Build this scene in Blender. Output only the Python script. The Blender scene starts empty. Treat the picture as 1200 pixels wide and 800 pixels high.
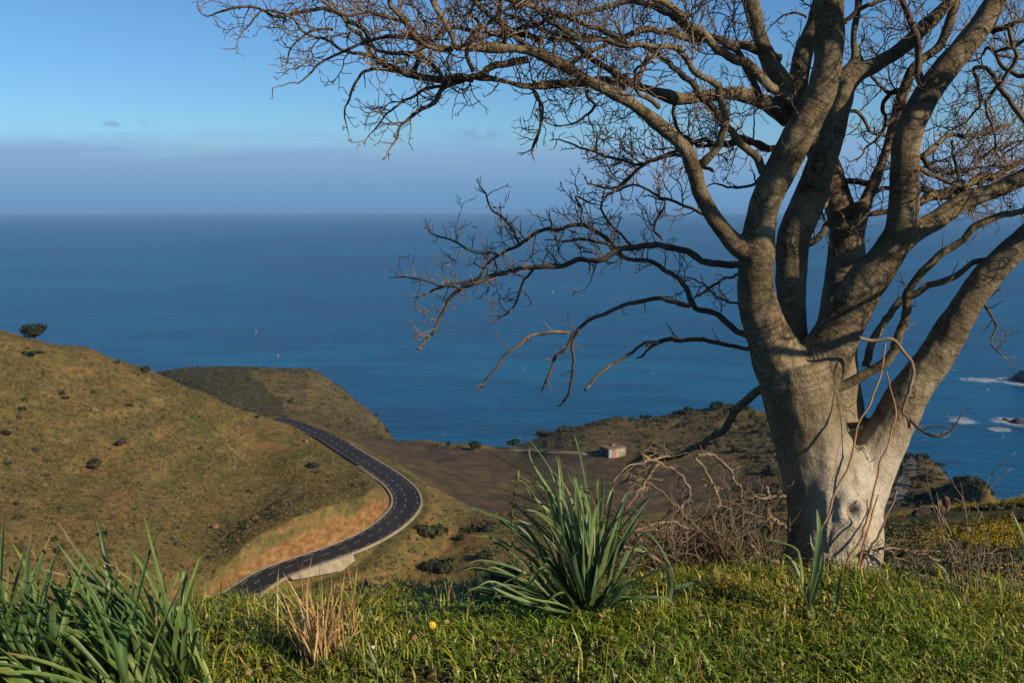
import bpy, math, random
import numpy as np
from mathutils import Vector, noise as mnoise

random.seed(7)
rng = np.random.default_rng(7)
R = math.radians
scn = bpy.context.scene
COL = scn.collection

# ------------------------------------------------------------------ camera model
EYE = 1.6
FPX = 1167.0
TH = math.atan(155.0 / FPX)
CT, ST = math.cos(TH), math.sin(TH)
CAM = np.array([0.0, 0.0, EYE])
FWD = np.array([0.0, CT, -ST])
UPV = np.array([0.0, ST, CT])
RGT = np.array([1.0, 0.0, 0.0])


def P(px, py, D):
    return CAM + D * (FWD + (px - 600) / FPX * RGT + (400 - py) / FPX * UPV)


def on_z(px, py, z):
    d = FWD + (px - 600) / FPX * RGT + (400 - py) / FPX * UPV
    return CAM + d * ((z - EYE) / d[2])


def at_r(px, py, r):
    d = FWD + (px - 600) / FPX * RGT + (400 - py) / FPX * UPV
    return CAM + d * (r / math.hypot(d[0], d[1]))


# ------------------------------------------------------------------ helpers
def tag(o, label=None, cat=None, group=None, kind=None):
    if label: o['label'] = label
    if cat: o['category'] = cat
    if group: o['group'] = group
    if kind: o['kind'] = kind
    return o


def link(o, parent=None):
    COL.objects.link(o)
    if parent is not None:
        o.parent = parent
        o.matrix_parent_inverse = parent.matrix_world.inverted()
    return o


def empty(name, loc=(0, 0, 0)):
    o = bpy.data.objects.new(name, None)
    o.empty_display_size = 0.1
    o.location = loc
    COL.objects.link(o)
    bpy.context.view_layer.update()
    return o


def arr_mesh(name, verts, faces, smooth=True, col=None, attrs=None):
    """verts (n,3); faces: list of int arrays (m,k)."""
    me = bpy.data.meshes.new(name)
    verts = np.asarray(verts, dtype=np.float32)
    me.vertices.add(len(verts))
    me.vertices.foreach_set('co', verts.ravel())
    faces = [np.asarray(f, dtype=np.int32) for f in faces if len(f)]
    nl = sum(f.size for f in faces)
    me.loops.add(nl)
    me.loops.foreach_set('vertex_index', np.concatenate([f.ravel() for f in faces]))
    npoly = sum(len(f) for f in faces)
    me.polygons.add(npoly)
    tot = np.concatenate([np.full(len(f), f.shape[1], dtype=np.int32) for f in faces])
    st = np.concatenate([[0], np.cumsum(tot)[:-1]]).astype(np.int32)
    me.polygons.foreach_set('loop_start', st)
    me.polygons.foreach_set('loop_total', tot)
    me.polygons.foreach_set('use_smooth', np.full(npoly, smooth, dtype=bool))
    me.update(calc_edges=True)
    if col is not None:
        a = me.attributes.new('col', 'FLOAT_COLOR', 'POINT')
        c = np.ones((len(verts), 4), dtype=np.float32)
        c[:, :3] = col
        a.data.foreach_set('color', c.ravel())
    for k, v in (attrs or {}).items():
        v = np.asarray(v, dtype=np.float32)
        if v.ndim == 1:
            a = me.attributes.new(k, 'FLOAT', 'POINT')
            a.data.foreach_set('value', v)
        else:
            a = me.attributes.new(k, 'FLOAT_VECTOR', 'POINT')
            a.data.foreach_set('vector', v.ravel())
    me.validate()
    return me


def mobj(name, me, m, parent=None):
    o = bpy.data.objects.new(name, me)
    if m is not None:
        me.materials.append(m)
    return link(o, parent)


class MB:
    """collects pieces into one mesh"""
    def __init__(s):
        s.v, s.f, s.n, s.c, s.b = [], {}, 0, [], []

    def add(s, v, faces, col=None, bark=None):
        v = np.asarray(v, dtype=float)
        for f in faces:
            f = np.asarray(f, dtype=np.int64)
            s.f.setdefault(f.shape[1], []).append(f + s.n)
        s.v.append(v)
        s.n += len(v)
        if col is not None:
            s.c.append(np.broadcast_to(np.asarray(col, dtype=float), (len(v), 3)))
        if bark is not None:
            s.b.append(bark)

    def build(s, name, m, parent=None, smooth=True):
        if not s.v:
            return None
        me = arr_mesh(name, np.concatenate(s.v), [np.concatenate(f) for f in s.f.values()], smooth,
                      np.concatenate(s.c) if s.c else None,
                      {'bark': np.concatenate(s.b), 'limb': np.ones(s.n)} if s.b else None)
        return mobj(name, me, m, parent)


def nrm(v):
    n = np.linalg.norm(v)
    return v / n if n > 1e-12 else v


def tube(mb, pts, rad, sides=6, cap=True, col=None, uoff=0.0):
    pts = np.asarray(pts, dtype=float)
    n = len(pts)
    rad = np.broadcast_to(np.asarray(rad, dtype=float), (n,))
    t = np.empty_like(pts)
    t[1:-1] = pts[2:] - pts[:-2]
    t[0] = pts[1] - pts[0]
    t[-1] = pts[-1] - pts[-2]
    t /= np.maximum(np.linalg.norm(t, axis=1, keepdims=True), 1e-9)
    a = np.array([0.0, 0.0, 1.0]) if abs(t[0][2]) < 0.9 else np.array([1.0, 0.0, 0.0])
    u = nrm(np.cross(t[0], a))
    us = [u]
    for i in range(1, n):
        u = nrm(u - t[i] * np.dot(u, t[i]))
        us.append(u)
    us = np.array(us)
    ws = np.cross(t, us)
    ang = np.arange(sides) * 2 * math.pi / sides
    ca, sa = np.cos(ang), np.sin(ang)
    off = us[:, None, :] * ca[None, :, None] + ws[:, None, :] * sa[None, :, None]
    v = (pts[:, None, :] + off * rad[:, None, None]).reshape(-1, 3)
    i = np.arange(n - 1)[:, None] * sides
    j = np.arange(sides)[None, :]
    k = (j + 1) % sides
    q = np.stack([i + j, i + k, i + sides + k, i + sides + j], -1).reshape(-1, 4)
    fs = [q]
    if cap:
        fs.append(np.array([list(range(sides))[::-1], list(range((n - 1) * sides, n * sides))]))
    along = np.concatenate([[0], np.cumsum(np.linalg.norm(np.diff(pts, axis=0), axis=1))]) + uoff
    bark = np.stack([np.outer(rad, ca), np.outer(rad, sa), np.repeat(along[:, None], sides, 1)], -1).reshape(-1, 3)
    mb.add(v, fs, col, bark)


def spline(pts, per=6):
    """Catmull-Rom through rows of pts (any dims)."""
    p = np.asarray(pts, dtype=float)
    if len(p) < 3:
        t = np.linspace(0, 1, per + 1)[:, None]
        return p[0] * (1 - t) + p[-1] * t
    q = np.vstack([2 * p[0] - p[1], p, 2 * p[-1] - p[-2]])
    out = []
    for i in range(1, len(q) - 2):
        t = np.linspace(0, 1, per, endpoint=False)[:, None]
        p0, p1, p2, p3 = q[i - 1], q[i], q[i + 1], q[i + 2]
        out.append(0.5 * (2 * p1 + (p2 - p0) * t + (2 * p0 - 5 * p1 + 4 * p2 - p3) * t * t
                          + (-p0 + 3 * p1 - 3 * p2 + p3) * t ** 3))
    out.append(q[-2][None])
    return np.vstack(out)


# ------------------------------------------------------------------ materials
class NT:
    def __init__(s, name):
        s.m = bpy.data.materials.new(name)
        s.m.use_nodes = True
        s.t = s.m.node_tree
        s.t.nodes.clear()
        s.out = s.n('ShaderNodeOutputMaterial')
        s.bsdf = s.n('ShaderNodeBsdfPrincipled')
        s.l(s.bsdf.outputs[0], s.out.inputs['Surface'])

    def n(s, typ, **kw):
        nd = s.t.nodes.new(typ)
        for k, v in kw.items():
            setattr(nd, k, v)
        return nd

    def l(s, a, b):
        s.t.links.new(a, b)

    def coord(s, scale=(1, 1, 1), kind='Object', attr=None):
        mp = s.n('ShaderNodeMapping')
        mp.inputs['Scale'].default_value = scale
        if attr:
            a = s.n('ShaderNodeAttribute', attribute_name=attr)
            s.l(a.outputs['Vector'], mp.inputs['Vector'])
        else:
            tc = s.n('ShaderNodeTexCoord')
            s.l(tc.outputs[kind], mp.inputs['Vector'])
        return mp.outputs[0]

    def noise(s, vec, scale=5, detail=4, rough=0.55, dist=0.0):
        nd = s.n('ShaderNodeTexNoise')
        nd.inputs['Scale'].default_value = scale
        nd.inputs['Detail'].default_value = detail
        nd.inputs['Roughness'].default_value = rough
        nd.inputs['Distortion'].default_value = dist
        s.l(vec, nd.inputs['Vector'])
        return nd.outputs['Fac']

    def ramp(s, fac, stops):
        nd = s.n('ShaderNodeValToRGB')
        el = nd.color_ramp.elements
        while len(el) < len(stops):
            el.new(0.5)
        for e, (p, c) in zip(el, stops):
            e.position = p
            e.color = (*c, 1) if len(c) == 3 else c
        s.l(fac, nd.inputs[0])
        return nd.outputs[0]

    def val(s, fac, lo, hi, a=0.0, b=1.0, smooth=True):
        nd = s.n('ShaderNodeMapRange', interpolation_type='SMOOTHSTEP' if smooth else 'LINEAR')
        for i, v in zip((1, 2, 3, 4), (lo, hi, a, b)):
            nd.inputs[i].default_value = v
        s.l(fac, nd.inputs[0])
        return nd.outputs[0]

    def mix(s, fac, a, b, mode='MIX'):
        nd = s.n('ShaderNodeMix', data_type='RGBA', blend_type=mode)
        for sock, v in ((nd.inputs[0], fac), (nd.inputs[6], a), (nd.inputs[7], b)):
            if isinstance(v, (int, float)):
                sock.default_value = v
            elif isinstance(v, tuple):
                sock.default_value = (*v, 1)
            else:
                s.l(v, sock)
        return nd.outputs[2]

    def math(s, op, a, b=0.0):
        nd = s.n('ShaderNodeMath', operation=op)
        for sock, v in ((nd.inputs[0], a), (nd.inputs[1], b)):
            if isinstance(v, (int, float)):
                sock.default_value = v
            else:
                s.l(v, sock)
        return nd.outputs[0]

    def attr(s, name, out='Fac'):
        return s.n('ShaderNodeAttribute', attribute_name=name).outputs[out]

    def bump(s, h, strength=0.5, dist=0.01, prev=None):
        nd = s.n('ShaderNodeBump')
        nd.inputs['Strength'].default_value = strength
        nd.inputs['Distance'].default_value = dist
        s.l(h, nd.inputs['Height'])
        if prev is not None:
            s.l(prev, nd.inputs['Normal'])
        return nd.outputs[0]

    def fin(s, col=None, rough=0.8, normal=None, spec=0.3):
        if col is not None:
            if isinstance(col, tuple):
                s.bsdf.inputs['Base Color'].default_value = (*col, 1)
            else:
                s.l(col, s.bsdf.inputs['Base Color'])
        if isinstance(rough, (int, float)):
            s.bsdf.inputs['Roughness'].default_value = rough
        else:
            s.l(rough, s.bsdf.inputs['Roughness'])
        s.bsdf.inputs['Specular IOR Level'].default_value = spec
        if normal is not None:
            s.l(normal, s.bsdf.inputs['Normal'])
        return s.m


def simple(name, c0, c1, scale=4, rough=0.8, bump=0.0, bscale=30, bdist=0.01, spec=0.3, detail=5):
    t = NT(name)
    v = t.coord()
    col = t.ramp(t.noise(v, scale, detail), [(0.32, c0), (0.68, c1)])
    nm = t.bump(t.noise(v, bscale, 4), bump, bdist) if bump else None
    return t.fin(col, rough, nm, spec)


def leafmat(name, rough=0.5, trans=0.25, spec=0.3, vary=None):
    """plant matter: colour from the 'col' attribute, light shining through a little"""
    t = NT(name)
    c = t.attr('col', 'Color')
    if vary:
        n = t.noise(t.coord(), vary, 3)
        c = t.mix(1.0, c, t.ramp(n, [(0.3, (0.72, 0.74, 0.7)), (0.7, (1.15, 1.12, 1.1))]), 'MULTIPLY')
    t.fin(c, rough, None, spec)
    if trans:
        tr = t.n('ShaderNodeBsdfTranslucent')
        t.l(c, tr.inputs['Color'])
        ms = t.n('ShaderNodeMixShader')
        ms.inputs[0].default_value = trans
        t.l(t.bsdf.outputs[0], ms.inputs[1])
        t.l(tr.outputs[0], ms.inputs[2])
        t.l(ms.outputs[0], t.out.inputs['Surface'])
    return t.m


def bark_mat():
    t = NT('bark')
    b = t.coord((1, 1, 1), attr='bark')
    ring = t.coord((10, 10, 52), attr='bark')
    ring2 = t.coord((62, 62, 210), attr='bark')
    o = t.coord()
    pale = t.attr('pale')
    limb = t.attr('limb')
    big = t.noise(o, 4.5, 7, 0.7)
    col = t.ramp(big, [(0.3, (0.062, 0.047, 0.025)), (0.42, (0.130, 0.102, 0.059)), (0.54, (0.198, 0.160, 0.097)), (0.7, (0.285, 0.238, 0.155))])
    n_ring = t.noise(ring, 1.0, 5, 0.65, 0.8)
    n_mod = t.val(t.noise(t.coord((1, 1, 2.2)), 2.6, 3), 0.36, 0.58, 0.3, 1.0)
    n_mod = t.math('MULTIPLY', n_mod, limb)
    col = t.mix(t.math('MULTIPLY', n_mod, t.val(n_ring, 0.52, 0.64, 0, 0.8)), col, (0.055, 0.042, 0.026))
    n_len = t.noise(ring2, 1.0, 2, 0.5)
    col = t.mix(t.val(n_len, 0.615, 0.68, 0, 0.55), col, (0.31, 0.275, 0.21))
    spk = t.noise(t.coord((1, 1, 1.6)), 85, 2, 0.5)
    col = t.mix(t.val(spk, 0.62, 0.69, 0, 0.8), col, (0.05, 0.04, 0.03))
    lich = t.noise(o, 9, 5, 0.65)
    col = t.mix(t.val(lich, 0.6, 0.7, 0, 0.35), col, (0.32, 0.31, 0.26))
    vo = t.n('ShaderNodeTexVoronoi', feature='DISTANCE_TO_EDGE')
    vo.inputs['Scale'].default_value = 7
    wv_ = t.n('ShaderNodeVectorMath', operation='ADD')
    nzc = t.n('ShaderNodeTexNoise')
    nzc.inputs['Scale'].default_value = 9
    nzc.inputs['Detail'].default_value = 5
    t.l(o, nzc.inputs['Vector'])
    scv = t.n('ShaderNodeVectorMath', operation='SCALE')
    scv.inputs['Scale'].default_value = 0.22
    t.l(nzc.outputs['Color'], scv.inputs[0])
    t.l(t.coord((1, 1, 0.55)), wv_.inputs[0])
    t.l(scv.outputs[0], wv_.inputs[1])
    t.l(wv_.outputs[0], vo.inputs['Vector'])
    crack = t.math('MULTIPLY', t.val(vo.outputs['Distance'], 0.0, 0.035, 1.0, 0.0), t.val(t.noise(o, 3.1, 3), 0.5, 0.6))
    col = t.mix(t.math('MULTIPLY', crack, 0.75), col, (0.03, 0.022, 0.014))
    warm = t.noise(t.coord((1, 1, 0.6)), 6.5, 5, 0.65)
    col = t.mix(t.val(warm, 0.56, 0.7, 0, 0.5), col, (0.20, 0.125, 0.06))
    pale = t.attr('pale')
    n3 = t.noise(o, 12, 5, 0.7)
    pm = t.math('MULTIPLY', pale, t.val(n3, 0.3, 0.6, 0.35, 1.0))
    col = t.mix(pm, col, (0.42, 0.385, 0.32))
    spk2 = t.noise(t.coord((1, 1, 2.0)), 60, 2, 0.5)
    col = t.mix(t.math('MULTIPLY', t.val(spk2, 0.64, 0.7, 0, 0.8), pale), col, (0.06, 0.05, 0.04))
    nm = t.bump(t.math('MULTIPLY', n_mod, n_ring), 1.0, 0.03)
    nm = t.bump(t.noise(o, 14, 6, 0.7), 0.75, 0.035, nm)
    nm = t.bump(t.math('SUBTRACT', 1.0, crack), 0.8, 0.01, nm)
    nm = t.bump(t.noise(o, 45, 5, 0.65), 0.45, 0.006, nm)
    nm = t.bump(n_len, 0.3, 0.004, nm)
    return t.fin(col, 0.78, nm, 0.25)


def twig_mat(name, c0, c1, c2):
    t = NT(name)
    v = t.coord()
    col = t.ramp(t.noise(v, 6, 4, 0.6), [(0.3, c0), (0.5, c1), (0.72, c2)])
    nm = t.bump(t.noise(t.coord((8, 8, 90), attr='bark'), 1, 3), 0.5, 0.004)
    return t.fin(col, 0.75, nm, 0.25)


M_BARK = bark_mat()
M_TWIG = twig_mat('twig_bark', (0.075, 0.056, 0.038), (0.16, 0.12, 0.082), (0.29, 0.21, 0.14))
M_BOUGH = twig_mat('bough_bark_shaded', (0.036, 0.027, 0.018), (0.075, 0.057, 0.038), (0.15, 0.118, 0.08))  # darker copy of the twig bark, shade on thin boughs put into its colour
M_DEAD = twig_mat('dead_wood', (0.075, 0.052, 0.031), (0.16, 0.118, 0.075), (0.29, 0.235, 0.165))
M_CANE = twig_mat('cane', (0.2, 0.105, 0.05), (0.3, 0.17, 0.085), (0.36, 0.24, 0.13))
M_LEAF = leafmat('strap_leaf', 0.42, 0.34, 0.4, vary=14)
M_GRASS = leafmat('grass_blade', 0.42, 0.22, 0.45)
M_STRAW = leafmat('straw', 0.7, 0.2, 0.2)
M_BUSH = leafmat('bush_leaf', 0.7, 0.1, 0.15)
M_CONC = simple('concrete', (0.19, 0.165, 0.12), (0.32, 0.285, 0.22), 0.6, 0.85, 0.3, 6, 0.05)
M_ROCK = simple('rock', (0.09, 0.06, 0.035), (0.20, 0.145, 0.085), 0.8, 0.9, 0.6, 3, 0.2)
M_SEAROCK = simple('sea_rock', (0.012, 0.013, 0.016), (0.04, 0.038, 0.036), 0.2, 0.8, 0.8, 0.5, 0.8)

# ------------------------------------------------------------------ terrain
SEA = -130.0
ROADZ = EYE - 70.0
ctl = []   # (az, ln r, s)


def cp(px, r, py):
    d = FWD + (px - 600) / FPX * RGT + (400 - py) / FPX * UPV
    ctl.append((math.atan2(d[0], d[1]), math.log(r), d[2] / math.hypot(d[0], d[1])))


def cz(px, r, z):
    d = FWD + (px - 600) / FPX * RGT - 100 / FPX * UPV
    ctl.append((math.atan2(d[0], d[1]), math.log(r), (z - EYE) / r))


PROFILES = {
    -150: [(170, 660), (220, 570), (270, 450), (300, 372), (340, 392)],
    0: [(170, 665), (200, 600), (240, 520), (280, 432), (300, 389), (335, 412)],
    100: [(175, 672), (210, 600), (250, 520), (285, 446), (302, 411), (335, 430)],
    170: [(178, 680), (212, 605), (252, 525), (288, 457), (303, 435), (335, 450)],
    240: [(183, 687), (215, 625), (258, 540), (293, 480), (308, 461), (338, 474), (430, 478), (480, 460), (520, 442), (555, 431), (600, 441)],
    300: [(192, 646), (222, 605), (265, 550), (297, 505), (312, 484), (340, 495), (430, 488), (480, 466), (520, 446), (555, 431), (600, 441)],
    350: [(197, 629), (230, 582), (270, 537), (300, 510), (318, 499), (350, 503), (420, 499), (480, 474), (530, 446), (560, 433), (600, 443)],
    320: [(560, 432), (600, 442)],
    368: [(530, 447), (562, 434), (590, 446)],
    384: [(530, 456), (562, 444), (590, 456)],
    400: [(205, 612), (230, 577), (262, 547), (286, 529), (340, 515), (420, 504), (480, 490), (530, 466), (560, 455), (590, 463)],
    450: [(222, 586), (238, 571), (260, 552), (300, 540), (350, 527), (420, 517), (480, 510), (520, 503), (545, 498), (565, 503)],
    500: [(190, 700), (205, 662), (225, 630), (242, 606), (265, 580), (320, 549), (400, 527), (440, 520)],
    560: [(190, 695), (205, 658), (230, 624), (260, 600), (300, 572), (360, 541), (400, 530), (440, 525)],
    610: [(200, 665), (230, 625), (260, 602), (310, 570), (360, 545), (400, 530), (430, 522)],
    640: [(400, 520), (425, 510), (438, 506)],
    720: [(200, 665), (250, 612), (300, 578), (350, 543), (370, 531), (400, 505), (430, 488)],
    800: [(200, 670), (250, 628), (300, 582), (350, 540), (400, 500), (430, 480)],
    860: [(150, 690), (250, 625), (300, 580), (350, 537), (400, 495), (430, 474)],
    960: [(250, 625), (300, 572), (350, 530), (400, 496), (430, 480)],
    1057: [(200, 640), (250, 600), (300, 562), (350, 538), (385, 523)],
    1110: [(200, 640), (250, 602), (290, 577), (320, 562)],
    1090: [(330, 545)],
    1130: [(200, 634), (250, 600), (295, 566)],
    1148: [(280, 575)],
    1165: [(150, 660), (200, 622), (250, 587), (265, 582)],
}
for px_, l_ in PROFILES.items():
    for r_, y_ in l_:
        cp(px_, r_, y_)
for px_ in (-150, 0, 120, 240, 360, 480, 600, 720):
    for r_, z_ in ((9, -5.0), (14, -8.2), (25, -15), (45, -26), (70, -38), (110, -55 if px_ < 200 else -63), (145, -66 if px_ < 200 else -79)):
        cz(px_, r_, z_)
for px_, l_ in {260: [(165, -78)], 300: [(170, -78)], 350: [(168, -79), (180, -76)], 420: [(170, -80), (192, -77)]}.items():
    for r_, z_ in l_:
        cz(px_, r_, z_)
for px_ in (850, 905):
    for r_, z_ in ((9, -5.0), (14, -7.2), (25, -12.5), (45, -19), (80, -31), (120, -48), (170, -63)):
        cz(px_, r_, z_)
for px_, l_ in {1000: [(25, 712), (33, 680), (45, 650), (58, 612), (66, 618), (85, 650), (120, 680)],
                1070: [(25, 705), (33, 672), (45, 645), (58, 606), (66, 612), (85, 640), (120, 670)],
                1110: [(25, 705), (33, 668), (45, 640), (60, 600), (70, 608), (90, 640), (130, 670)],
                1200: [(25, 705), (33, 668), (45, 640), (62, 592), (74, 604), (95, 645), (130, 690)],
                1300: [(33, 668), (45, 638), (62, 589), (74, 604), (95, 645), (130, 690)]}.items():
    for r_, y_ in l_:
        cp(px_, r_, y_)
for px_ in (1000, 1070, 1200, 1300):
    for r_, z_ in ((9, -4.6), (14, -6.6)):
        cz(px_, r_, z_)
for px_, l_ in {-150: [(450, -85), (600, -140)], 0: [(420, -95), (520, -118), (640, -142)], 100: [(420, -98), (520, -118), (640, -142)],
                170: [(420, -99), (480, -100), (520, -95), (560, -88), (640, -125), (680, -145)], 240: [(660, -140)], 300: [(660, -140)], 350: [(655, -140)],
                400: [(630, -142)], 450: [(600, -140)], 500: [(470, -134), (520, -150)], 560: [(470, -134), (520, -150)],
                610: [(465, -134), (520, -150)], 640: [(480, -134)], 720: [(480, -122), (540, -145)], 800: [(480, -118), (550, -145)],
                860: [(480, -118), (550, -145)], 960: [(480, -120), (540, -145)], 1057: [(415, -112), (450, -140)],
                1110: [(350, -98), (390, -138)], 1165: [(290, -92), (330, -136)], 1250: [(200, -95), (250, -118), (300, -142)],
                1400: [(100, -50), (200, -112), (250, -142)]}.items():
    for r_, z_ in l_:
        cz(px_, r_, z_)
for px_ in (-400, -150, 100, 300, 500, 720, 960, 1200, 1500):
    for r_ in (740, 950):
        cz(px_, r_, -165)
cz(-500, 200, -60); cz(-500, 300, -35); cz(1600, 100, -80); cz(1600, 250, -150)
C_ = np.array(ctl)
SC = np.array([6.0, 2.2])


def tps_k(d2):
    return 0.5 * d2 * np.log(np.maximum(d2, 1e-12))


X_ = C_[:, :2] * SC
K_ = tps_k(((X_[:, None] - X_[None]) ** 2).sum(-1)) + np.eye(len(X_)) * 1e-3
Pm = np.hstack([np.ones((len(X_), 1)), X_])
A_ = np.vstack([np.hstack([K_, Pm]), np.hstack([Pm.T, np.zeros((3, 3))])])
W_ = np.linalg.solve(A_, np.concatenate([C_[:, 2], np.zeros(3)]))

# road centreline on its own level
road_px = [(240, 716), (262, 704), (284, 694), (315, 674), (350, 660), (389, 647), (424, 633), (452, 617), (471, 600), (477, 586), (470, 571),
           (452, 556), (427, 540), (403, 525), (382, 512), (362, 503), (340, 495), (318, 490)]
RC = spline([on_z(x, y, ROADZ)[:2] for x, y in road_px], 8)


def road_dist(x, y):
    """distance to centreline and which side (+1 = outer, seaward/camera side)"""
    p = np.stack([x, y], -1)
    best = np.full(len(p), 1e9)
    side = np.ones(len(p))
    for a, b in zip(RC[:-1], RC[1:]):
        ab = b - a
        t = np.clip(((p - a) @ ab) / (ab @ ab), 0, 1)
        d = np.linalg.norm(p - (a + t[:, None] * ab), axis=1)
        cr = ab[0] * (p[:, 1] - a[1]) - ab[1] * (p[:, 0] - a[0])
        m = d < best
        best[m] = d[m]
        side[m] = np.where(cr[m] > 0, -1, 1)
    return best, side


def vnoise(x, y, s, seed=0):
    """cheap smooth value noise, vectorised"""
    x = np.asarray(x) / s + 1000.3 + seed * 17.1
    y = np.asarray(y) / s + 1000.7 + seed * 31.7
    xi, yi = np.floor(x).astype(np.int64), np.floor(y).astype(np.int64)
    fx, fy = x - xi, y - yi
    fx, fy = fx * fx * (3 - 2 * fx), fy * fy * (3 - 2 * fy)

    def h(i, j):
        n = (i * 374761393 + j * 668265263 + seed * 144665) & 0xffffffff
        n = ((n ^ (n >> 13)) * 1274126177) & 0xffffffff
        return ((n ^ (n >> 16)) & 0xffff) / 65535.0
    return (h(xi, yi) * (1 - fx) + h(xi + 1, yi) * fx) * (1 - fy) + (h(xi, yi + 1) * (1 - fx) + h(xi + 1, yi + 1) * fx) * fy


def fbm(x, y, s, seed=0, o=4):
    a, t, w = 0, 0, 1.0
    for k in range(o):
        a = a + w * vnoise(x, y, s / 2 ** k, seed + k)
        t += w
        w *= 0.5
    return a / t


def sstep(x, a, b):
    t = np.clip((x - a) / (b - a), 0, 1)
    return t * t * (3 - 2 * t)


WALLC = on_z(371, 659, ROADZ)[:2]


def terrain_z(x, y, detail=True):
    x = np.atleast_1d(np.asarray(x, dtype=float))
    y = np.atleast_1d(np.asarray(y, dtype=float))
    r = np.hypot(x, y)
    q = np.stack([np.arctan2(x, y), np.log(r)], -1) * SC
    s = np.empty(len(x))
    for i in range(0, len(x), 20000):
        qq = q[i:i + 20000]
        d2 = ((qq[:, None] - X_[None]) ** 2).sum(-1)
        s[i:i + 20000] = tps_k(d2) @ W_[:-3] + W_[-3] + qq @ W_[-2:]
    z = EYE + s * r
    if detail:
        amp = np.clip(r / 120, 0.1, 1.0)
        z = z + amp * (1.5 * (fbm(x, y, 24, 3) - 0.5) + 0.5 * (vnoise(x, y, 3.5, 9) - 0.5))
        # old vine terraces across the left hill: little steps up the slope
        hill = sstep(x, -40, -75) * sstep(r, 165, 185) * (1 - sstep(r, 300, 325))
        zz = z + 0.10 * x + 2.0 * (vnoise(x, y, 45, 21) - 0.5)
        st = zz / 3.6
        fr = st - np.floor(st)
        z = z + hill * (sstep(fr, 0.0, 0.35) - fr) * 1.0 * np.clip(vnoise(x, y, 26, 5) * 2.2 - 0.6, 0, 1)
    near = (r > 150) & (r < 400) & (x < 10)
    if near.any():
        d, sd = road_dist(x[near], y[near])
        inner = sd < 0
        w = np.where(inner, np.clip((d - 4.1) / 2.4, 0, 1), sstep(d, 5.0, 13.0))
        zn = z[near]
        zz_ = (ROADZ - 0.35) * (1 - w) + zn * w
        xs, ys = x[near], y[near]
        wx = np.exp(-(((xs - WALLC[0]) ** 2 + (ys - WALLC[1]) ** 2) / 13.0 ** 2) ** 2)
        low = ROADZ - 0.35 - 2.4 * sstep(d, 3.85, 4.45)
        zz_ = np.where((~inner) & (d > 3.82), zz_ * (1 - wx) + np.minimum(zz_, low) * wx, zz_)
        z[near] = zz_
    return z


def tz(x, y):
    return float(terrain_z([x], [y])[0])


def ground_at(px, py, r0=120, r1=620, last=False):
    """where the view ray of a photo point meets the terrain"""
    d = FWD + (px - 600) / FPX * RGT + (400 - py) / FPX * UPV
    d = d / math.hypot(d[0], d[1])
    rr = np.linspace(r0, r1, 900)
    pts = CAM + rr[:, None] * d
    dz = pts[:, 2] - terrain_z(pts[:, 0], pts[:, 1])
    idx = np.nonzero(dz < 0)[0]
    k = idx[0] if len(idx) else int(np.argmin(dz))
    x, y = pts[k, 0], pts[k, 1]
    return np.array([x, y, tz(x, y)])


az = np.concatenate([np.linspace(-1.25, -0.56, 40)[:-1], np.linspace(-0.56, 0.56, 680), np.linspace(0.56, 1.25, 40)[1:]])
lr = np.concatenate([np.linspace(math.log(9), math.log(150), 110)[:-1], np.linspace(math.log(150), math.log(340), 400)[:-1],
                     np.linspace(math.log(340), math.log(760), 160)])
AZ, LR = np.meshgrid(az, lr)
RR = np.exp(LR)
TX, TY = (RR * np.sin(AZ)).ravel(), (RR * np.cos(AZ)).ravel()
TZ = terrain_z(TX, TY)
nr, nc = len(lr), len(az)
ii = (np.arange(nr - 1)[:, None] * nc + np.arange(nc - 1)[None]).ravel()
tq = np.stack([ii, ii + 1, ii + nc + 1, ii + nc], -1)


def proj(x, y, z):
    v = np.stack([x, y, z - EYE], -1)
    D = v @ FWD
    return 600 + FPX * (v @ RGT) / D, 400 - FPX * (v @ UPV) / D


PX, PY = proj(TX, TY, TZ)
TR = np.hypot(TX, TY)


def inpoly(px, py, poly):
    c = np.zeros(len(px), bool)
    n = len(poly)
    for i in range(n):
        x1, y1 = poly[i]
        x2, y2 = poly[(i + 1) % n]
        m = ((y1 > py) != (y2 > py)) & (px < (x2 - x1) * (py - y1) / (y2 - y1 + 1e-9) + x1)
        c ^= m
    return c


wob = 14 * (fbm(TX, TY, 20, 40) - 0.5)
wob2 = 60 * (fbm(TX, TY, 30, 44, 5) - 0.5)
field = (inpoly(PX + wob, PY + wob * 0.5, [(405, 512), (470, 516), (540, 522), (600, 526), (690, 535), (905, 556), (905, 600), (800, 596), (700, 610), (640, 607), (590, 603),
                                           (545, 590), (500, 566), (470, 545), (440, 530)]) & (TR > 243)).astype(float)
scrub = (inpoly(PX + wob2, PY + wob2 * 0.5, [(140, 415), (300, 415), (300, 440), (330, 470), (335, 500), (140, 470)]) & (TR > 380)).astype(float)
d_r, sd_r = road_dist(TX, TY)
cut = ((sd_r < 0) & (d_r > 3.85) & (d_r < 5.5 + 1.8 * (fbm(TX, TY, 7, 8, 5) - 0.5)) & (PX < 462) & (PX > 236 + 22 * (fbm(TX, TY, 6, 18) - 0.5)) & (PY > 566) & (TR < 260)).astype(float)
verge = ((sd_r > 0) & (d_r < 12) & (PX > 300)).astype(float)
gorse = ((PX > 1000) & (TR < 95) & (TR > 28)).astype(float)
headl = ((TR > 400) & (PX < 480)).astype(float)
righth = ((TR > 240) & (PX > 590) & (field < 0.5)).astype(float) * sstep(TR, 235, 330)


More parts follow.
